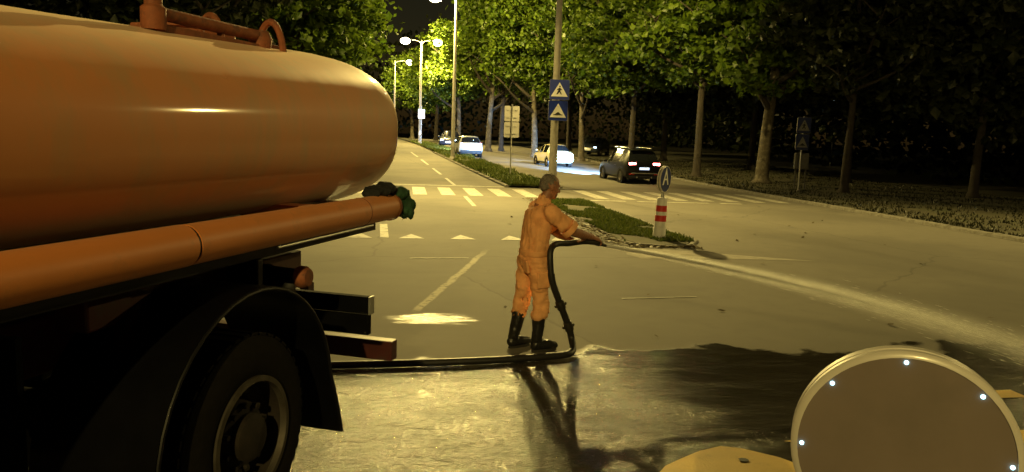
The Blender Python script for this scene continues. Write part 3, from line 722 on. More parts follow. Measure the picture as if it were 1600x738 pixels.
# ------------------------------------------------------------------ crumpled cloth at the tube end
def lump(name, blobs, m, vox=.008, parent=None, amp=.012, freq=16, it=3):
    mb = MB()
    for c, r in blobs: mb.ball(c, r, 16, 10)
    me = mb.mesh(name, m, True); o = link(name, me, parent)
    return remesh(o, vox, it, amp, freq)
def remesh(o, vox, it=2, amp=0, freq=10, seed=0, fac=.5, aniso=(1,1,1)):
    r = o.modifiers.new('r', 'REMESH'); r.mode = 'VOXEL'; r.voxel_size = vox
    s = o.modifiers.new('s', 'SMOOTH'); s.factor = fac; s.iterations = it
    dg = bpy.context.evaluated_depsgraph_get(); ev = o.evaluated_get(dg)
    me = bpy.data.meshes.new_from_object(ev, depsgraph=dg); old = o.data
    o.modifiers.clear(); o.data = me; bpy.data.meshes.remove(old)
    if amp:
        for v in me.vertices:
            p = Vector((v.co.x*aniso[0], v.co.y*aniso[1], v.co.z*aniso[2]))*freq+Vector((seed, seed*.7, 0))
            n = noise.fractal(p, 1, 2, 3)
            v.co += v.normal*amp*n
    me.polygons.foreach_set('use_smooth', [True]*len(me.polygons)); me.update(); me.name = o.name
    return o
cl = thing('rag', 'dark green crumpled rag stuffed in the open end of the orange side tube', 'rag', tw(5.0, 2.24, 1.5))
def W(s, D, z): return Vector(tw(s, D, z))-Vector(tw(5.0, 2.24, 1.5))
lump('rag_bulge', [(W(5.07, 2.20, 1.67), (.075, .07, .05)), (W(5.13, 2.19, 1.62), (.07, .07, .065)), (W(5.12, 2.17, 1.55), (.05, .06, .075)), (W(5.05, 2.24, 1.60), (.07, .06, .06)), (W(5.14, 2.13, 1.575), (.04, .045, .06)), (W(5.12, 2.12, 1.515), (.02, .03, .04))], MT['greencloth'], .007, cl, .02, 14)
lump('rag_tail', [(W(4.86, 2.26, 1.69), (.09, .06, .045)), (W(4.95, 2.24, 1.71), (.08, .06, .045)), (W(4.78, 2.27, 1.67), (.06, .05, .035)), (W(5.02, 2.22, 1.69), (.05, .05, .04))], MT['darkcloth'], .007, cl, .018, 14)

# ------------------------------------------------------------------ worker
MANP = (1.30, 7.36); PHI = radians(22)
mdir = rh*cos(PHI)+fh*sin(PHI); mrz = atan2(mdir.y, mdir.x)
man = thing('person', 'worker in orange short sleeved overalls and black rubber boots, spraying with a hose', 'person', (MANP[0], MANP[1], 0), mrz)
man.rotation_euler = (0, radians(-2.2), mrz)
def mw(x, y, z):
    return Vector((MANP[0], MANP[1], 0)) + man.rotation_euler.to_matrix() @ Vector((x, y, z))
def chain(mb, pts, rad, n=14, sq=None):
    """tapered capsule chain: tube plus end balls"""
    P = catmull(pts, 5) if len(pts) > 2 else [Vector(pts[0]).lerp(Vector(pts[1]), k/5) for k in range(6)]
    L = len(P); k = len(rad)-1
    rr = []
    for i in range(L):
        t = i/(L-1)*k; a = min(int(t), k-1); f = t-a; rr.append(rad[a]*(1-f)+rad[a+1]*f)
    for p, r in zip(P, rr): mb.ball(p, r, n, 8)
def ellchain(mb, items):
    """items: (centre, (rx,ry,rz)) interpolated ellipsoids"""
    for (c0, r0), (c1, r1) in zip(items, items[1:]):
        for k in range(7):
            t = k/6; mb.ball(Vector(c0).lerp(Vector(c1), t), tuple(a*(1-t)+b*t for a, b in zip(r0, r1)), 16, 10)
hipL, hipR = (-.01, .095, .90), (.01, -.095, .90)
kneeL, kneeR = (-.07, .10, .50), (.045, -.095, .51)
ankL, ankR = (-.165, .10, .11), (.005, -.10, .11)
shR, elR, wrR = (.10, -.195, 1.395), (.325, -.225, 1.19), (.585, -.125, 1.115)
shL, elL, wrL = (.12, .185, 1.40), (.30, .17, 1.15), (.40, -.03, 1.085)
def hand(mb, wrist, fdir, curl, side, s=1.0):
    """palm and five fingers; fdir forward, curl the direction fingers bend to, side the thumb side"""
    f, c, t = Vector(fdir).normalized(), Vector(curl).normalized(), Vector(side).normalized()
    w0 = Vector(wrist)
    for k in range(5):
        a = k/4
        for q in (-.028, -.010, .010, .028): mb.ball(w0+f*(.02+.07*a)+t*q*(.75+.35*a), .0155*s, 8, 6)
    for i, (q, l) in enumerate(((.031, .072), (.011, .080), (-.010, .075), (-.030, .060))):
        b = w0+f*.092+t*q
        p1 = b+f*l*.38+c*.010; p2 = p1+f*l*.15+c*l*.36; p3 = p2-f*l*.20+c*l*.24
        chain(mb, [b, p1, p2, p3], [.0105, .0098, .0092, .008], 8)
    b = w0+f*.035+t*.036
    chain(mb, [b, b+t*.022+f*.025+c*.015, b+t*.014+f*.045+c*.04], [.0125, .0115, .0095], 8)
mb = MB()
# head: skull, jaw, face features (facing +x, bent forward and down)
HC = Vector((.185, 0, 1.615)); hq = Quaternion((0, 1, 0), radians(14)).to_matrix()
def hp(x, y, z): return HC+hq @ Vector((x, y, z))
def hb(c, r): mb.ball(hp(*c), r, 16, 10, hq)
hb((-.012, 0, .035), (.098, .076, .088)); hb((.015, 0, -.005), (.078, .070, .085)); hb((.028, 0, -.055), (.060, .054, .060)); hb((.062, 0, -.092), (.026, .028, .022))
hb((.078, 0, .028), (.018, .052, .014)); hb((.097, 0, -.012), (.014, .013, .024)); hb((.108, 0, -.028), (.013, .015, .011)); hb((.083, 0, -.060), (.013, .024, .008)); hb((.081, 0, -.073), (.012, .021, .008))
for s in (-1, 1):
    hb((-.005, s*.074, -.005), (.022, .010, .033)); hb((.06, s*.038, -.03), (.024, .022, .024)); hb((-.002, s*.08, .012), (.018, .008, .014))
chain(mb, [(.085, 0, 1.43), (.125, 0, 1.50), (.165, 0, 1.56)], [.066, .058, .056])
ellchain(mb, [((.01, 0, .93), (.105, .155, .12)), ((.02, 0, 1.08), (.10, .135, .1)), ((.05, 0, 1.27), (.115, .155, .12)), ((.085, 0, 1.38), (.085, .16, .07))])
for sh, el, wr in ((shR, elR, wrR), (shL, elL, wrL)):
    chain(mb, [sh, Vector(sh).lerp(Vector(el), .5)+Vector((0, 0, -.008)), el], [.055, .049, .040]); chain(mb, [el, Vector(el).lerp(Vector(wr), .35), wr], [.043, .048, .031])
    mb.ball(el, .042)
fwdR = Vector((.14, .03, -.05))
hand(mb, Vector(wrR), fwdR, (0, .35, -1), (.1, 1, .3))
hand(mb, Vector(wrL), (.10, -.09, -.01), (.35, .1, -1) if False else (.2, -.5, .8), (.8, .5, .1))
for hp_, kn, an, yw in ((hipL, kneeL, ankL, .25), (hipR, kneeR, ankR, -.08)):
    chain(mb, [hp_, Vector(hp_).lerp(Vector(kn), .5), kn], [.080, .066, .048]); chain(mb, [kn, Vector(kn).lerp(Vector(an), .4)+Vector((-.012, 0, 0)), an], [.046, .044, .034])
    chain(mb, [an, (an[0]+.08*cos(yw), an[1]+.08*sin(yw), .06), (an[0]+.14*cos(yw), an[1]+.14*sin(yw), .05)], [.036, .032, .024])
body = mb.build('body', MT['skin'], man); remesh(body, .0065, 2)
for s in (-1, 1):
    mb = MB(); mb.ball(hp(.080, s*.030, .008), .0125, 10, 8); mb.build('eye', MT['signwhite'], man)
# hair
mb = MB()
hb((-.022, 0, .041), (.094, .0775, .086)); hb((-.055, 0, .0), (.058, .067, .060)); hb((-.01, 0, .075), (.062, .058, .050))
hair = mb.build('hair', MT['hair'], man); remesh(hair, .007, 1, .008, 40)
# shirt
mb = MB()
ellchain(mb, [((.010, 0, 1.0), (.134, .180, .05)), ((.015, 0, 1.07), (.130, .172, .08)), ((.045, 0, 1.22), (.135, .178, .12)), ((.07, 0, 1.34), (.122, .188, .10)), ((.088, 0, 1.405), (.085, .17, .055))])
for sh, el in ((shR, elR), (shL, elL)):
    e = Vector(sh).lerp(Vector(el), .58); chain(mb, [sh, Vector(sh).lerp(e, .5), e], [.080, .082, .088])
chain(mb, [(.10, 0, 1.44), (.118, 0, 1.478)], [.078, .072])
for sh, el in ((shR, elR), (shL, elL)):
    d = (Vector(el)-Vector(sh)).normalized(); e = Vector(sh).lerp(Vector(el), .58)
    m2 = MB(); m2.lathe([(.070, .055), (.092, .05), (.097, .085), (.093, .108), (.086, .112), (.080, .09)], e, d, 26, closed=True); m2.build('sleeve_cuff', MT['orange'], man)
sh_o = mb.build('shirt', MT['orange'], man); remesh(sh_o, .010, 2, .022, 13, 3, aniso=(1, 1, .32))
# collar and waistband, pockets
mb = MB(); mb.lathe([(.074, 0), (.082, .0), (.079, .045), (.072, .05)], (.100, 0, 1.438), (.30, 0, 1), 24, closed=True); mb.build('collar', MT['orange'], man)
mb = MB(); vs = []
for z, g in ((.955, 1.0), (.965, 1.03), (1.0, 1.03), (1.01, 1.0)): vs.append((g, z))
ring = []
for g, z in vs:
    for k in range(36):
        a = 2*pi*k/36; ring.append((.012+.136*g*cos(a), .183*g*sin(a), z))
mb.add(ring, [(i*36+k, i*36+(k+1) % 36, (i+1)*36+(k+1) % 36, (i+1)*36+k) for i in range(3) for k in range(36)]); mb.build('waistband', MT['orange'], man)
# trousers
mb = MB()
ellchain(mb, [((.01, 0, .99), (.125, .172, .05)), ((.0, 0, .90), (.135, .182, .10))])
for hp_, kn, an in ((hipL, kneeL, ankL), (hipR, kneeR, ankR)):
    b = Vector(kn).lerp(Vector(an), .36)
    chain(mb, [hp_, Vector(hp_).lerp(Vector(kn), .5), kn, b], [.103, .096, .086, .080])
tr_o = mb.build('trousers', MT['orange'], man); remesh(tr_o, .010, 2, .026, 9, 11, aniso=(.8, .8, 1.1))
for y, x in ((-.192, .03), ):
    mb = MB(); mb.box((x, y, .73), (.13, .03, .16)); pk = mb.build('cargo_pocket', MT['orange'], man, True, .012)
mb = MB(); mb.box((-.108, -.09, .86), (.03, .11, .13), Matrix.Rotation(radians(-8), 3, 'Y')); mb.build('back_pocket', MT['orange'], man, True, .01)
# boots
for (kn, an, yaw_) in ((kneeL, ankL, .25), (kneeR, ankR, -.08)):
    mb = MB(); an = Vector(an); top = Vector(kn).lerp(an, .40)
    chain(mb, [top, top.lerp(an, .5), an+Vector((0, 0, .02))], [.070, .062, .056])
    d = Vector((cos(yaw_), sin(yaw_), 0))
    chain(mb, [an+Vector((-.02, 0, -.045)), an+d*.08+Vector((0, 0, -.045)), an+d*.155+Vector((0, 0, -.058)), an+d*.185+Vector((0, 0, -.062))], [.052, .050, .044, .036])
    bo = mb.build('boot', MT['boot'], man); remesh(bo, .009, 2, .005, 20)
    for v in bo.data.vertices:
        if v.co.z < .012: v.co.z = .012
    mb = MB(); poly = []
    for k in range(20):
        a = 2*pi*k/20; L = .15 if cos(a) > 0 else .115
        p = an+d*(.055+cos(a)*L)+Vector((-d.y, d.x, 0))*(sin(a)*(.050 if cos(a) > 0 else .043)); poly.append((p.x, p.y))
    mb.prism(poly, .0, .026); mb.build('sole', MT['sole'], bo, False)

# ------------------------------------------------------------------ hose, nozzle and jet
hand_c = Vector(wrR)+fwdR.normalized()*.10+Vector((0, .015, -.036))
tip = Vector(wrR)+fwdR.normalized()*.215+Vector((0, .02, -.040))
hl = [hand_c+fwdR.normalized()*.04, hand_c, Vector((.52, -.075, 1.065)), Vector((.34, -.10, 1.060)), Vector((.19, -.15, 1.07)), Vector((.10, -.215, 1.035)), Vector((.075, -.25, .92)), Vector((.10, -.25, .72)), Vector((.20, -.225, .48)), Vector((.30, -.20, .25)), Vector((.335, -.20, .12))]
hose_pts = [mw(*p) for p in hl]
hose_pts += [Vector(p) for p in ((1.655, 7.12, .05), (1.56, 7.02, .037), (1.30, 6.95, .036), (.85, 6.86, .036), (.3, 6.80, .036), (-.2, 6.76, .036), (-.8, 6.73, .036), (-1.5, 6.72, .036), (-2.0, 6.5, .036), (-2.2, 6.15, .12))]
hroot = thing('hose', 'thick black rubber hose running along the wet asphalt up to the hands of the worker', 'hose', (1.65, 7.15, 0))
org = Vector((1.65, 7.15, 0))
mb = MB(); cp = catmull([p-org for p in hose_pts], 9)
mb.tube(cp, [.024 if i < 9 else (.030 if i < 60 else .034) for i in range(len(cp))], 14); mb.build('hose_line', MT['hose'], hroot)
nz_a, nz_b = mw(*(hand_c-Vector((.03, 0, 0)))), mw(*tip)
mb = MB(); mb.tube([nz_a-org, nz_a.lerp(nz_b, .3)-org, nz_a.lerp(nz_b, .32)-org, nz_a.lerp(nz_b, .85)-org, nz_b-org], [.027, .027, .022, .015, .014], 14); mb.build('nozzle', MT['brass'], hroot)
for i in (8, 9):
    p = Vector(hl[i-0 if i == 8 else 9]); 
    a = hose_pts[i]-org; d = (hose_pts[i+1]-hose_pts[i-1]).normalized()
    mb = MB(); mb.lathe([(.031, -.05), (.042, -.045), (.046, -.012), (.046, .012), (.042, .045), (.031, .05)], a, d, 18)
    sd_ = d.cross(Vector((c_f.x, c_f.y, 0))).normalized()
    for s in (-1, 1): mb.ball(a+sd_*s*.048, (.016, .016, .016), 8, 6)
    mb.build('coupling', MT['brass'], hroot)
# jet of water
tipw = mw(*tip)
def jet_pt(x):                                          # x metres along the ground direction
    d = JD; return tipw + d*x + zz*(-.118*x-.020*x*x)
JD = (rh*1.0 - fh*.10).normalized()
jroot = thing('water_jet', 'jet of water from the hose nozzle fanning out to the right', 'water jet', tipw)
def jr(x): return .012+.022*x+.0022*x*x
def spray_mat():
    m = bpy.data.materials.new('spray_air'); m.use_nodes = True; n = m.node_tree; L = n.links.new
    for q in list(n.nodes): n.nodes.remove(q)
    o = n.nodes.new('ShaderNodeOutputMaterial'); v = n.nodes.new('ShaderNodeVolumePrincipled')
    v.inputs['Color'].default_value = (.97, .97, .95, 1); v.inputs['Anisotropy'].default_value = .72
    tc = n.nodes.new('ShaderNodeTexCoord')
    def dot(a):
        d = n.nodes.new('ShaderNodeVectorMath'); d.operation = 'DOT_PRODUCT'; L(tc.outputs['Object'], d.inputs[0]); d.inputs[1].default_value = tuple(a); return d.outputs['Value']
    def ma(op, a, b=None):
        q = n.nodes.new('ShaderNodeMath'); q.operation = op
        for k, w_ in enumerate((a, b)):
            if w_ is None: continue
            if isinstance(w_, (int, float)): q.inputs[k].default_value = w_
            else: L(w_, q.inputs[k])
        return q.outputs[0]
    x = ma('MAXIMUM', dot(JD), 0.0); y = dot(JD.cross(zz)); z = dot((0, 0, 1)); x2 = ma('MULTIPLY', x, x)
    zc = ma('ADD', z, ma('ADD', ma('MULTIPLY', x, .118), ma('MULTIPLY', x2, .020)))
    rr = ma('ADD', ma('ADD', ma('MULTIPLY', x, .022), ma('MULTIPLY', x2, .0022)), .012)
    r2 = ma('DIVIDE', ma('ADD', ma('MULTIPLY', y, y), ma('MULTIPLY', zc, zc)), ma('MULTIPLY', rr, rr))
    fall = ma('POWER', 2.718, ma('MULTIPLY', r2, -1.5)); along = ma('POWER', 2.718, ma('MULTIPLY', x, -.36))
    mp = n.nodes.new('ShaderNodeMapping'); mp.inputs['Rotation'].default_value = (0, 0, -atan2(JD.y, JD.x)); mp.inputs['Scale'].default_value = (2.2, 9, 9); L(tc.outputs['Object'], mp.inputs[0])
    nz = n.nodes.new('ShaderNodeTexNoise'); nz.inputs['Scale'].default_value = 1.6; nz.inputs['Detail'].default_value = 3; L(mp.outputs[0], nz.inputs['Vector'])
    wisp = ma('ADD', ma('MULTIPLY', nz.outputs[0], 1.5), .25)
    d = ma('MULTIPLY', ma('MULTIPLY', ma('DIVIDE', 2.0, rr), fall), ma('MULTIPLY', along, wisp))
    L(d, v.inputs['Density']); L(v.outputs[0], o.inputs['Volume'])
    try: m.cycles.volume_step_rate = .05
    except Exception: pass
    return m
mb = MB(); N_ = 40; P = [jet_pt(6.0*i/N_)-tipw for i in range(N_+1)]
mb.tube(P, [jr(6.0*i/N_)*1.75 for i in range(N_+1)], 16); mb.build('spray', spray_mat(), jroot)
MT['foam'] = leaf_mat('white_water', (.85, .85, .82), (.9, .9, .88), .65)
MT['drop'] = leaf_mat('water_drops', (.8, .8, .78), (.9, .9, .88), .6)
mb = MB(); cw_ = [jet_pt(2.6*i/24)-tipw+Vector((0, 0, noise.noise(Vector((i*.7, 0, 0)))*.004)) for i in range(25)]
mb.tube(cw_, [.0165-.012*(i/24)**1.3+.003*noise.noise(Vector((i*1.3, 4, 0))) for i in range(25)], 10); mb.build('water_core', MT['foam'], jroot)
mb = MB()
for k in range(6000):
    x = 5.5*R_.random()**1.9; r = jr(x)*abs(R_.gauss(0, .6)); a = R_.uniform(0, 2*pi)
    p = jet_pt(x)-tipw; d = (jet_pt(x+.1)-jet_pt(x)).normalized(); e1 = d.cross(zz).normalized(); e2 = e1.cross(d)
    c = p+e1*r*cos(a)+e2*r*sin(a); l = R_.uniform(.015, .07); q = R_.uniform(.0006, .0014)
    mb.add([c-d*l, c+e1*q, c-e1*q*.5+e2*q, c-e1*q*.5-e2*q, c+d*l], [(0, 1, 2), (0, 2, 3), (0, 3, 1), (4, 2, 1), (4, 3, 2), (4, 1, 3)])
tag(mb.build('droplet', MT['drop'], jroot, False, clean=False), kind='stuff')

# ------------------------------------------------------------------ cars
def car(name, label, cat, loc, rz, paint, stations, glass_s, glass_w, wheels, wr, rear, group=None, plate=None, tail=None, rails=False, front_lit=False, y_lamp=.62, extras=None):
    """local +x is forward, rear bumper at x=0"""
    t = thing(name, label, cat, loc, rz, group)
    rings = []
    for (x, zb, zs, zbelt, ztop, wb, wbelt, wtop) in stations:
        half = [(0, zb), (wb*.86, zb), (wb*.98, zb+.10), (wb, zs), (wbelt, zbelt), (wtop, ztop-.05), (wtop*.80, ztop-.008), (0, ztop)]
        rings.append([(x, y, z) for y, z in half]+[(x, -y, z) for y, z in half[-2:0:-1]])
    n = len(rings[0]); body = MB(); gl = MB()
    for i in range(len(rings)-1):
        for k in range(n):
            f = [rings[i][k], rings[i][(k+1) % n], rings[i+1][(k+1) % n], rings[i+1][k]]
            strip_ = k if k < 7 else 13-k
            isg = (strip_ == 4 and i in glass_s) or (strip_ in (5, 6) and i in glass_w)
            (gl if isg else body).add(f, [(0, 1, 2, 3)])
    body.add(rings[0], [tuple(range(n))]); body.add(rings[-1], [tuple(range(n-1, -1, -1))])
    body.build('body', paint, t); gl.build('window', MT['glass'], t)
    hw = stations[len(stations)//2][5]
    for wx in wheels:
        for s in (-1, 1):
            mb = MB(); c = (wx, s*(hw-.10), wr)
            mb.lathe([(wr*.62, -.10), (wr*.9, -.11), (wr, -.08), (wr, .08), (wr*.93, .112), (wr*.66, .112), (wr*.62, .09)], c, (0, s, 0), 24); w = mb.build('wheel', MT['rubber'], t)
            mb = MB(); mb.lathe([(wr*.65, .10), (wr*.58, .105), (wr*.5, .06), (wr*.22, .075), (0, .09)], c, (0, s, 0), 20); mb.build('rim', MT['rim'], w)
            mb = MB(); mb.lathe([(wr*1.02, .075), (wr*1.14, .075), (wr*1.14, .118), (wr*1.02, .118)], (wx, s*(hw-.10), wr+.01), (0, s, 0), 20, a0=0, a1=2*pi); mb.build('wheel_arch', MT['black'], t)
    for s in (-1, 1):
        for part in rear:
            kind, x, y, z, dx, dy, dz = part
            mb = MB(); mb.box((x, s*y, z), (dx, dy, dz)); mb.build({'tail': 'tail_lamp', 'head': 'headlamp', 'refl': 'rear_reflector'}[kind], {'tail': tail or MT['tailoff'], 'head': MT['head'] if front_lit else MT['chrome'], 'refl': MT['tailoff']}[kind], t, True, .02)
    if plate: 
        mb = MB(); mb.box(plate[:3], (.02, .50, .115)); mb.build('number_plate', plate[3], t, False, .004)
    for s in (-1, 1):                                   # mirrors
        mx = stations[-1][0]*.66
        mb = MB(); mb.ball((mx, s*(hw+.07), 1.0), (.06, .09, .07), 10, 6); mb.tube([(mx, s*(hw-.05), .95), (mx, s*(hw+.05), .98)], .025, 6); mb.build('mirror', paint, t)
    if rails:
        zt_ = max(s_[4] for s_ in stations)
        for s in (-1, 1):
            mb = MB(); mb.tube(catmull([(.75, s*.57, zt_-.03), (.85, s*.57, zt_+.035), (2.2, s*.57, zt_+.05), (2.7, s*.57, zt_+.035), (2.8, s*.57, zt_-.03)], 4), .018, 8); mb.build('roof_rail', MT['chrome'], t)
    return t
# dark estate-like SUV
suv = [(0, .42, .66, .90, .93, .84, .80, .74), (.03, .36, .68, 1.0, 1.05, .90, .84, .76), (.12, .30, .70, 1.06, 1.12, .92, .86, .76), (.42, .26, .70, 1.06, 1.56, .925, .87, .62), (.62, .26, .70, 1.05, 1.64, .925, .875, .62), (1.15, .24, .70, 1.03, 1.665, .925, .88, .63),
       (1.25, .24, .70, 1.03, 1.667, .925, .88, .63), (2.1, .24, .70, 1.0, 1.66, .92, .88, .63), (2.2, .24, .70, 1.0, 1.655, .92, .88, .63), (2.75, .24, .70, .98, 1.60, .92, .88, .62), (3.35, .24, .68, .97, 1.04, .92, .86, .70), (4.15, .26, .64, .88, .95, .90, .82, .68), (4.42, .32, .6, .74, .80, .82, .75, .6), (4.48, .40, .56, .66, .70, .74, .68, .55)]
c1 = car('parked_car', 'black SUV with red tail lights lit, waiting before the crossing', 'car', (11.3, 35.35, zt(35.5)+.004), pi/2+.06, MT['carblack'], suv, {4, 6, 8}, {2, 9}, (.82, 3.55), .355,
    [('tail', .035, .60, .955, .07, .36, .125), ('refl', .01, .62, .47, .04, .28, .05), ('head', 4.33, .60, .72, .10, .30, .12)], plate=(.0, 0, .74, MT['plate']), tail=MT['tail'], rails=True, front_lit=True)
c1.name = 'black_suv'
mb = MB(); mb.box((-.005, 0, .52), (.03, 1.3, .05)); mb.build('bumper_trim', MT['chrome'], c1, False, .01)
mb = MB(); mb.box((.10, 0, .33), (.2, 1.5, .16)); mb.build('rear_diffuser', MT['black'], c1, False, .03)
mb = MB(); mb.lathe([(.05, 0), (.062, .004), (.062, .012), (.05, .016)], (.035, 0, .95), (-1, 0, .2), 18); mb.build('badge', MT['chrome'], c1)
mb = MB(); mb.box((.38, 0, 1.61), (.26, 1.16, .03)); mb.build('roof_spoiler', MT['carblack'], c1, True, .012)
mb = MB(); mb.tube([(.2, 0, 1.17), (.17, .28, 1.19), (.18, .5, 1.2)], .010, 6); mb.build('wiper', MT['black'], c1)
for s in (-1, 1):
    mb = MB(); mb.tube([(.03, s*.36, .33), (-.02, s*.36, .33)], .04, 10); mb.build('exhaust_tip', MT['chrome'], c1)
for y in (-1, 1):
    for x in (1.55, 2.55): 
        mb = MB(); mb.box((x, y*.935, .86), (.18, .02, .03)); mb.build('door_handle', MT['chrome'], c1, True, .008)
# cream small saloon
small = [(0, .40, .56, .82, .86, .72, .70, .62), (.04, .32, .58, .88, .93, .77, .73, .64), (.22, .26, .58, .90, .97, .78, .74, .62), (.38, .24, .58, .90, 1.02, .785, .74, .60), (.85, .22, .58, .89, 1.36, .785, .745, .54), (1.0, .22, .58, .89, 1.39, .785, .745, .55),
         (1.6, .22, .58, .88, 1.42, .785, .745, .56), (1.7, .22, .58, .88, 1.42, .785, .745, .56), (2.25, .22, .58, .87, 1.37, .785, .745, .55), (2.7, .22, .58, .86, .93, .78, .73, .60), (3.45, .24, .56, .80, .86, .76, .70, .58), (3.66, .32, .5, .70, .74, .70, .64, .54), (3.70, .40, .48, .62, .66, .62, .58, .48)]
c2 = car('cream_car', 'small cream saloon with its rear glaring white in headlights, behind the concrete lamp post', 'car', (9.7, 47.0, zt(47.2)+.004), pi/2+.14, MT['caryellow'], small, {4, 5, 7}, {3, 8}, (.68, 2.95), .30,
    [('tail', .03, .56, .74, .05, .16, .16), ('refl', .0, .5, .46, .03, .2, .05), ('head', 3.62, .52, .66, .08, .18, .15)], plate=(-.005, 0, .56, MT['platewhite']), tail=MT['tailpink'], front_lit=True)
mb = MB(); mb.box((-.03, 0, .42), (.07, 1.46, .12)); mb.build('rear_bumper', MT['chrome'], c2, True, .02)
mb = MB(); mb.box((1.9, 0, .29), (2.6, 1.5, .12)); mb.build('sill', MT['black'], c2, False)
# silver hatchback
hatch = [(0, .40, .62, .86, .90, .80, .77, .70), (.03, .34, .62, .95, 1.0, .86, .80, .71), (.12, .28, .64, 1.0, 1.06, .87, .82, .71), (.40, .25, .64, 1.0, 1.44, .875, .83, .58), (.58, .24, .64, .99, 1.50, .875, .835, .59),
         (1.2, .24, .64, .97, 1.52, .875, .84, .60), (1.3, .24, .64, .97, 1.52, .875, .84, .60), (2.15, .24, .64, .95, 1.49, .87, .84, .60), (2.9, .24, .62, .92, 1.0, .87, .82, .66), (3.75, .26, .58, .82, .88, .85, .78, .62), (4.05, .34, .54, .68, .73, .76, .70, .55), (4.1, .42, .52, .62, .66, .70, .64, .5)]
c3 = car('silver_hatchback', 'silver hatchback driving away, beyond the lamp post in the median', 'car', (4.72, 55.2, zt(55.5)+.004), pi/2+.10, MT['carsilver'], hatch, {4, 6}, {2, 7}, (.75, 3.25), .315,
    [('tail', .04, .68, .93, .07, .17, .20), ('refl', .01, .6, .47, .04, .2, .05), ('head', 3.95, .58, .70, .10, .24, .12)], plate=(-.0, 0, .66, MT['platewhite']), tail=MT['tailpink'], front_lit=True)
mb = MB(); mb.box((-.01, 0, .40), (.06, 1.56, .20)); mb.build('rear_bumper', MT['black'], c3, True, .03)
mb = MB(); mb.lathe([(.04, 0), (.05, .004), (.05, .012), (.04, .014)], (.03, 0, .9), (-1, 0, .2), 14); mb.build('badge', MT['chrome'], c3)
mb = MB(); mb.ball((.24, -.2, 1.22), (.02, .06, .06), 8, 6); mb.build('reflected_lamp', MT['chrome'], c3)
# oncoming cars: far and dark with lit headlamps
def oncoming(label, loc, rz):
    return car('oncoming_car', label, 'car', loc, rz, MT['cardark'], hatch, {4, 6}, {2, 7}, (.75, 3.25), .315,
        [('tail', .04, .68, .93, .07, .17, .20), ('head', 4.02, .58, .68, .10, .26, .13)], plate=(4.10, 0, .5, MT['platewhite']), front_lit=True)
oncoming('dark car with bluish headlamps parked under the trees between trunk and SUV', (16.6, 64.5, zt(62)+.06), -pi/2-.5)
oncoming('far dark car with pale blue headlamps half hidden by the median lamp post', (4.3, 72.0, zt(69)), -pi/2-.12)
# headlamp beams
def beam(loc, tgt, power, colr, size=40):
    ld = bpy.data.lights.new('headlamp_beam', 'SPOT'); ld.energy = power; ld.color = colr; ld.spot_size = radians(size); ld.spot_blend = .8; ld.shadow_soft_size = .06
    o = bpy.data.objects.new('headlamp_beam', ld); COL.objects.link(o); o.location = loc
    o.rotation_euler = (Vector(tgt)-Vector(loc)).to_track_quat('-Z', 'Y').to_euler()
for s in (-.6, .6):
    beam((11.05+s, 39.95, zt(40)+.72), (9.8+s*1.0, 45.6, zt(45)), 40000, (.30, .56, 1), 36)
    beam((9.0+s*.7, 50.85, zt(51)+.66), (5.2+s*.4, 62, zt(60)+.3), 2200, (.5, .70, 1))
    beam((4.3+s*.8, 59.5, zt(59.5)+.7), (2.5+s*.5, 72, zt(72)+.2), 4000, (.75, .82, 1))

# ------------------------------------------------------------------ trees
def crown_mesh(seed, nC=200, nL=56, R=(4.2, 4.2, 5.6), leaf=(.20, .42), name='crown'):
    r = random.Random(seed); vs = []; fs = []
    cl = []
    while len(cl) < nC:
        u = Vector((r.uniform(-1, 1), r.uniform(-1, 1), r.uniform(-1, 1)))
        l = u.length
        if l > 1: continue
        nn = noise.noise(u*1.7+Vector((seed*3.1, 0, 0)))
        if l > .80+.5*nn: continue
        cl.append(Vector((u.x*R[0], u.y*R[1], u.z*R[2]*(1 if u.z > 0 else .8))))
    for c in cl:
        cr = r.uniform(.42, .95)
        for k in range(nL):
            d = Vector((r.gauss(0, .62), r.gauss(0, .62), r.gauss(0, .24)))*cr
            p = c+d; s = r.uniform(*leaf)
            n = Vector((r.gauss(0, .6), r.gauss(0, .6), r.gauss(.5, .5)))
            if n.length < .05: n = Vector((0, 0, 1))
            n.normalize(); a = n.orthogonal().normalized(); a = Quaternion(n, r.uniform(0, 2*pi)) @ a; b = n.cross(a)
            o = len(vs)
            vs += [p-a*s*.55, p+b*s*.42-a*s*.05, p+a*s*.6+n*s*.08, p-b*s*.42-a*s*.05, p+n*s*.1]
            fs += [(o, o+1, o+4), (o+1, o+2, o+4), (o+2, o+3, o+4), (o+3, o, o+4)]
    me = bpy.data.meshes.new(name); me.from_pydata([tuple(v) for v in vs], [], fs); me.update(); return me
CROWNS = [crown_mesh(11+i) for i in range(4)]
for m in CROWNS: m.materials.append(MT['leaf'])
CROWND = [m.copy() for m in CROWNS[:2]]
for m in CROWND: m.materials.clear(); m.materials.append(MT['leafshade'])
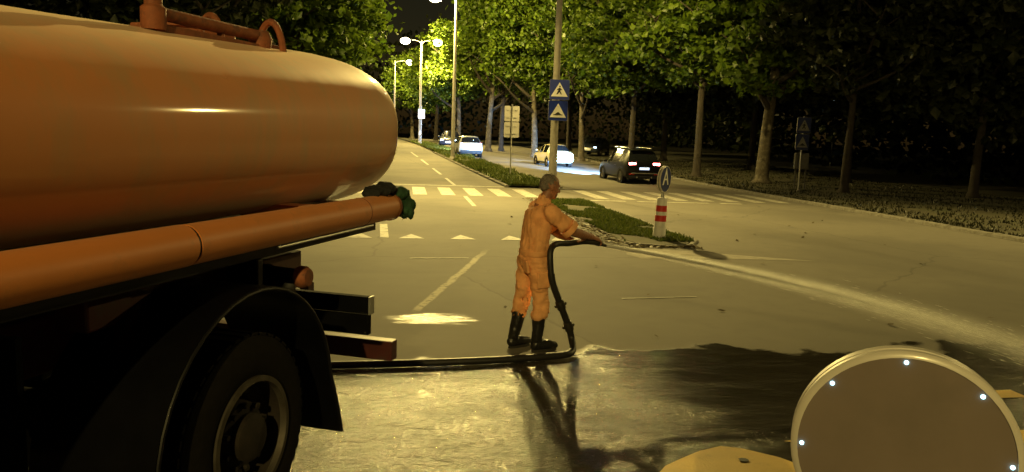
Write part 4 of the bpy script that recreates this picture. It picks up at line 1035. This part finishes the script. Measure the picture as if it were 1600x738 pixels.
def trunk_mesh(seed, h=6.5, r0=.33, lean=.3, bark='bark'):
    r = random.Random(seed); mb = MB()
    pts = [Vector((0, 0, -.15)), Vector((0, 0, .25)), Vector((lean*.1, 0, 1.5)), Vector((lean*.4, r.uniform(-.1, .1), h*.55)), Vector((lean, 0, h))]
    P = catmull(pts, 4); mb.tube(P, [r0*(1.55 if i < 2 else 1.2 if i < 4 else 1.0-.5*i/len(P)) for i in range(len(P))], 12)
    me = mb.mesh('trunk', MT[bark], True)
    lb = MB()
    for k in range(7):
        a = 2*pi*k/7+r.uniform(-.3, .3); z0 = h*r.uniform(.55, .98); b = Vector((lean*z0/h, 0, z0)); L = r.uniform(2.2, 3.6)
        e = b+Vector((cos(a)*L, sin(a)*L, L*r.uniform(.5, 1.3))); m = b.lerp(e, .5)+Vector((0, 0, -.25))
        lb.tube(catmull([b, m, e], 4), [r0*.42, r0*.40, r0*.36, r0*.32, r0*.27, r0*.22, r0*.16, r0*.11, r0*.05], 7)
        for q in range(2):
            m2 = m.lerp(e, .4+.3*q); e2 = m2+Vector((cos(a+1.2-2.4*q), sin(a+1.2-2.4*q), .7))*L*.4
            lb.tube([m2, e2], [r0*.18, r0*.04], 5)
    lb.tube([pts[-1], pts[-1]+Vector((.1, .1, 2.5)), pts[-1]+Vector((0, .3, 5))], [r0*.5, r0*.32, r0*.06], 8)
    return me, lb.mesh('limb', MT['barkshade'], True)
TR = [trunk_mesh(3, 6.0, .30, .3), trunk_mesh(5, 6.5, .42, -.35), trunk_mesh(8, 7, .22, .15, 'barkshade')]
def tree(label, x, y, t=0, c=0, s=1.0, cs=1.0, cz=8.2, rz=0, dark=False, group='trees along the road', dx=0, dy=0):
    o = thing('tree', label, 'tree', (x, y, zt(y)+.05), rz, group)
    a = link('trunk', TR[t][0], o); b = link('limb', TR[t][1], a)
    a.scale = (s, s, s)
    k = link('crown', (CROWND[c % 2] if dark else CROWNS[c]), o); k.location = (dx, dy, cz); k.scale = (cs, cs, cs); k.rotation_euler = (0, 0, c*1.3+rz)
    return o
trees = [
 ('broad tree with forked flared trunk at the verge, right of the black SUV', 18.4, 37.8, 1, 0, 1.0, 1.12, 8.6, 2.4),
 ('slim straight trunk tree right of the dim crossing signs', 20.0, 32.8, 2, 1, 1.0, 1.05, 9.0, 1, True),
 ('tree with forked trunk lit blue white at its foot, left of the black SUV', 12.75, 55.0, 0, 2, .9, 1.05, 8.4, 4),
 ('dark trunk tree behind the roof of the black SUV', 14.6, 48.7, 2, 3, 1.15, 1.05, 8.3, 2),
 ('dark trunk tree between the SUV and the broad flared tree', 16.3, 41.5, 2, 2, 1.2, 1.0, 8.5, 5),
 ('bright leafy tree behind the cream car, right of the sign backs', 9.8, 58.0, 0, 1, 1.0, 1.0, 8.6, 3),
 ('bright green tree on the left of two pale trunks behind the sign backs', 7.0, 65.0, 0, 0, 1.0, 1.05, 9.4, 0),
 ('pale trunk tree directly left of the two sign backs', 8.2, 65.8, 2, 3, 1.1, .95, 8.2, 1.5),
 ('far tree above the silver hatchback', 5.4, 78.0, 0, 2, 1.0, .95, 7.6, 2.2),
 ('far tree just right of the distant twin lamp post', 3.6, 90.0, 2, 1, 1.2, .95, 7.2, .4),
 ('far tree low between the two glowing lamps', 1.0, 104.0, 0, 3, 1.0, 1.0, 7.2, 3.3),
 ('leafy tree overhanging the left lane beside the tank end', -5.4, 42.0, 1, 2, 1.0, 1.18, 8.6, .7),
 ('dark leafy tree above the tank top fittings', -9.5, 33.0, 1, 0, 1.0, 1.15, 8.6, 2.9, True),
 ('left hand tree behind the overhanging one', -7.2, 56.0, 0, 1, 1.0, 1.1, 8.2, 5.1),
 ('far left tree near the farthest lamp post', -8.5, 74.0, 0, 3, 1.0, 1.0, 7.6, 1.1),
 ('leftmost dark tree at the top left corner', -17, 31.0, 1, 3, 1.0, 1.2, 8.8, 2, True),
]
for a in trees: tree(*a)
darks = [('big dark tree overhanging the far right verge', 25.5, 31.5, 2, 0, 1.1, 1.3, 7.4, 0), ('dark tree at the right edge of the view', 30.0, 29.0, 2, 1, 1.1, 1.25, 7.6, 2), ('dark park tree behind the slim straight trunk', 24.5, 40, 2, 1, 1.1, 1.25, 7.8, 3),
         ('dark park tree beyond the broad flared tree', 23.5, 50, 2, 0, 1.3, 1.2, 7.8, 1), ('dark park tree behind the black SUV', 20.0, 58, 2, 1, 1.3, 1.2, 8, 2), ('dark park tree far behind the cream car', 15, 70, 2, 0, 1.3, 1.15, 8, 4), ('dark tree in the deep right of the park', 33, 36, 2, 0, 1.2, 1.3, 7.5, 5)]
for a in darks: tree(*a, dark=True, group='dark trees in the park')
# far dark wood, one mass
mb = MB(); r = random.Random(5)
def wood_leaf(c, s):
    n = Vector((r.gauss(0, 1), r.gauss(0, 1), r.gauss(0, 1))).normalized(); a = n.orthogonal().normalized(); a = Quaternion(n, r.uniform(0, 6.28)) @ a; b = n.cross(a)
    mb.add([c-a*s*.6, c+b*s*.4, c+a*s*.6, c-b*s*.4], [(0, 1, 2, 3)])
for k in range(60000):
    q = r.random()
    if q < .5:   x, y = r.uniform(38, 110), 0; y = 40+(x-38)*.9+r.gauss(0, 4)
    elif q < .75: x, y = r.uniform(-70, 60), 118+r.gauss(0, 4)
    else: y = r.uniform(40, 112); x = 33+abs(r.gauss(0, 5))
    h = 11+4*noise.noise(Vector((x*.12, y*.12, 0)))+r.uniform(-2, 6)
    wood_leaf(Vector((x, y, zt(y)+max(.2, h*r.random()**.75))), r.uniform(.4, .85))
tag(mb.build('distant_wood', MT['leafshade'], None, False, clean=False), 'dark wood of distant trees closing the view behind the park', 'wood', kind='stuff')
# small lights far in the park
for lab, p in (('tiny bluish lamp glowing beyond the dim crossing signs', (34, 58, 5.2)), ('tiny white lamp in the dark trees at the far right, upper one', (47, 50, 6.2)), ('tiny white lamp low at the far right edge', (50, 48, 2.8))):
    t = thing('park_lamp', lab, 'lamp', (p[0], p[1], zt(p[1])), 0, 'tiny park lamps')
    mb = MB(); mb.tube([(0, 0, -.1), (0, 0, p[2])], [.06, .04], 8); mb.build('pole', MT['steel'], t)
    mb = MB(); mb.ball((0, -.1, p[2]+.05), (.30, .14, .08), 10, 6); mb.build('lamp_bowl', MT['head'], t)

# ------------------------------------------------------------------ grass and litter
def grass(name, label, area, n, h=(.05, .13), m='grass', wd=(.008, .02), gm=None, base=.085):
    r = random.Random(hash(label) % 1000 if False else len(label)); mb = MB()
    for k in range(n):
        x, y = area(r)
        nn = noise.noise(Vector((x*.9, y*.6, 0)))
        if nn < -.28: continue
        z = zt(y)+base; hh = r.uniform(*h)*(1+.7*nn); a = r.uniform(0, 2*pi); wv = r.uniform(*wd)*1.6; l = r.uniform(.2, .9)*hh
        d = Vector((cos(a), sin(a), 0)); e = Vector((-sin(a), cos(a), 0)); p = Vector((x, y, z))
        mb.add([p-e*wv, p+e*wv, p+d*l+zz*hh], [(0, 1, 2)])
    return tag(mb.build(name, MT[gm or m], None, False, clean=False), label, 'grass' if m == 'grass' else 'litter', kind='stuff')
grass('grass', 'short green grass on the narrow island behind the bollard', lambda r: (lambda y: (r.uniform(4.5, 6.02), y))(r.uniform(15.2, 25.5)), 15000, (.03, .09), base=.04)
grass('grass', 'grass along the far median strip', lambda r: (lambda y: (r.uniform(med_l(y)+.12, med_r(y)-.12)+cx(y), y))(31.3+48*r.random()**1.4), 22000, (.08, .2), wd=(.015, .035))
grass('grass', 'rough dark grass verge beyond the right kerb', lambda r: (lambda y: (15.1+13*r.random()**1.7+cx(y), y))(8+50*r.random()**1.2), 18000, (.04, .11), wd=(.010, .025), base=.06, gm='grassshade')
def litter(area, n, label):
    r = random.Random(n); mb = MB()
    for k in range(n):
        x, y, z = area(r); s = r.uniform(.025, .065); a = r.uniform(0, 6.28); d = Vector((cos(a), sin(a), r.uniform(-.3, .5)))*s; e = Vector((-sin(a), cos(a), r.uniform(-.3, .5)))*s*.6; p = Vector((x, y, z+zt(y)+.02))
        mb.add([p-d, p+e, p+d, p-e], [(0, 1, 2, 3)])
    tag(mb.build('leaf_litter', MT['weed'], None, False, clean=False), label, 'litter', kind='stuff')
litter(lambda r: (lambda y: (4.3+r.gauss(0, .16), y, .03))(r.uniform(14.6, 25.5)), 800, 'dry leaves and weeds along the left kerb of the island')
litter(lambda r: (r.uniform(4.4, 5.9), 14.6+r.gauss(0, .10), .005), 160, 'dry leaves lying before the island nose at the bollard foot')
litter(lambda r: (r.uniform(-3, 12), 7.5+14*r.random(), .0), 45, 'scattered leaves on the dry asphalt')
print('OBJ', len(bpy.data.objects), 'TRI', sum(len(o.data.polygons) for o in bpy.data.objects if o.type == 'MESH'))
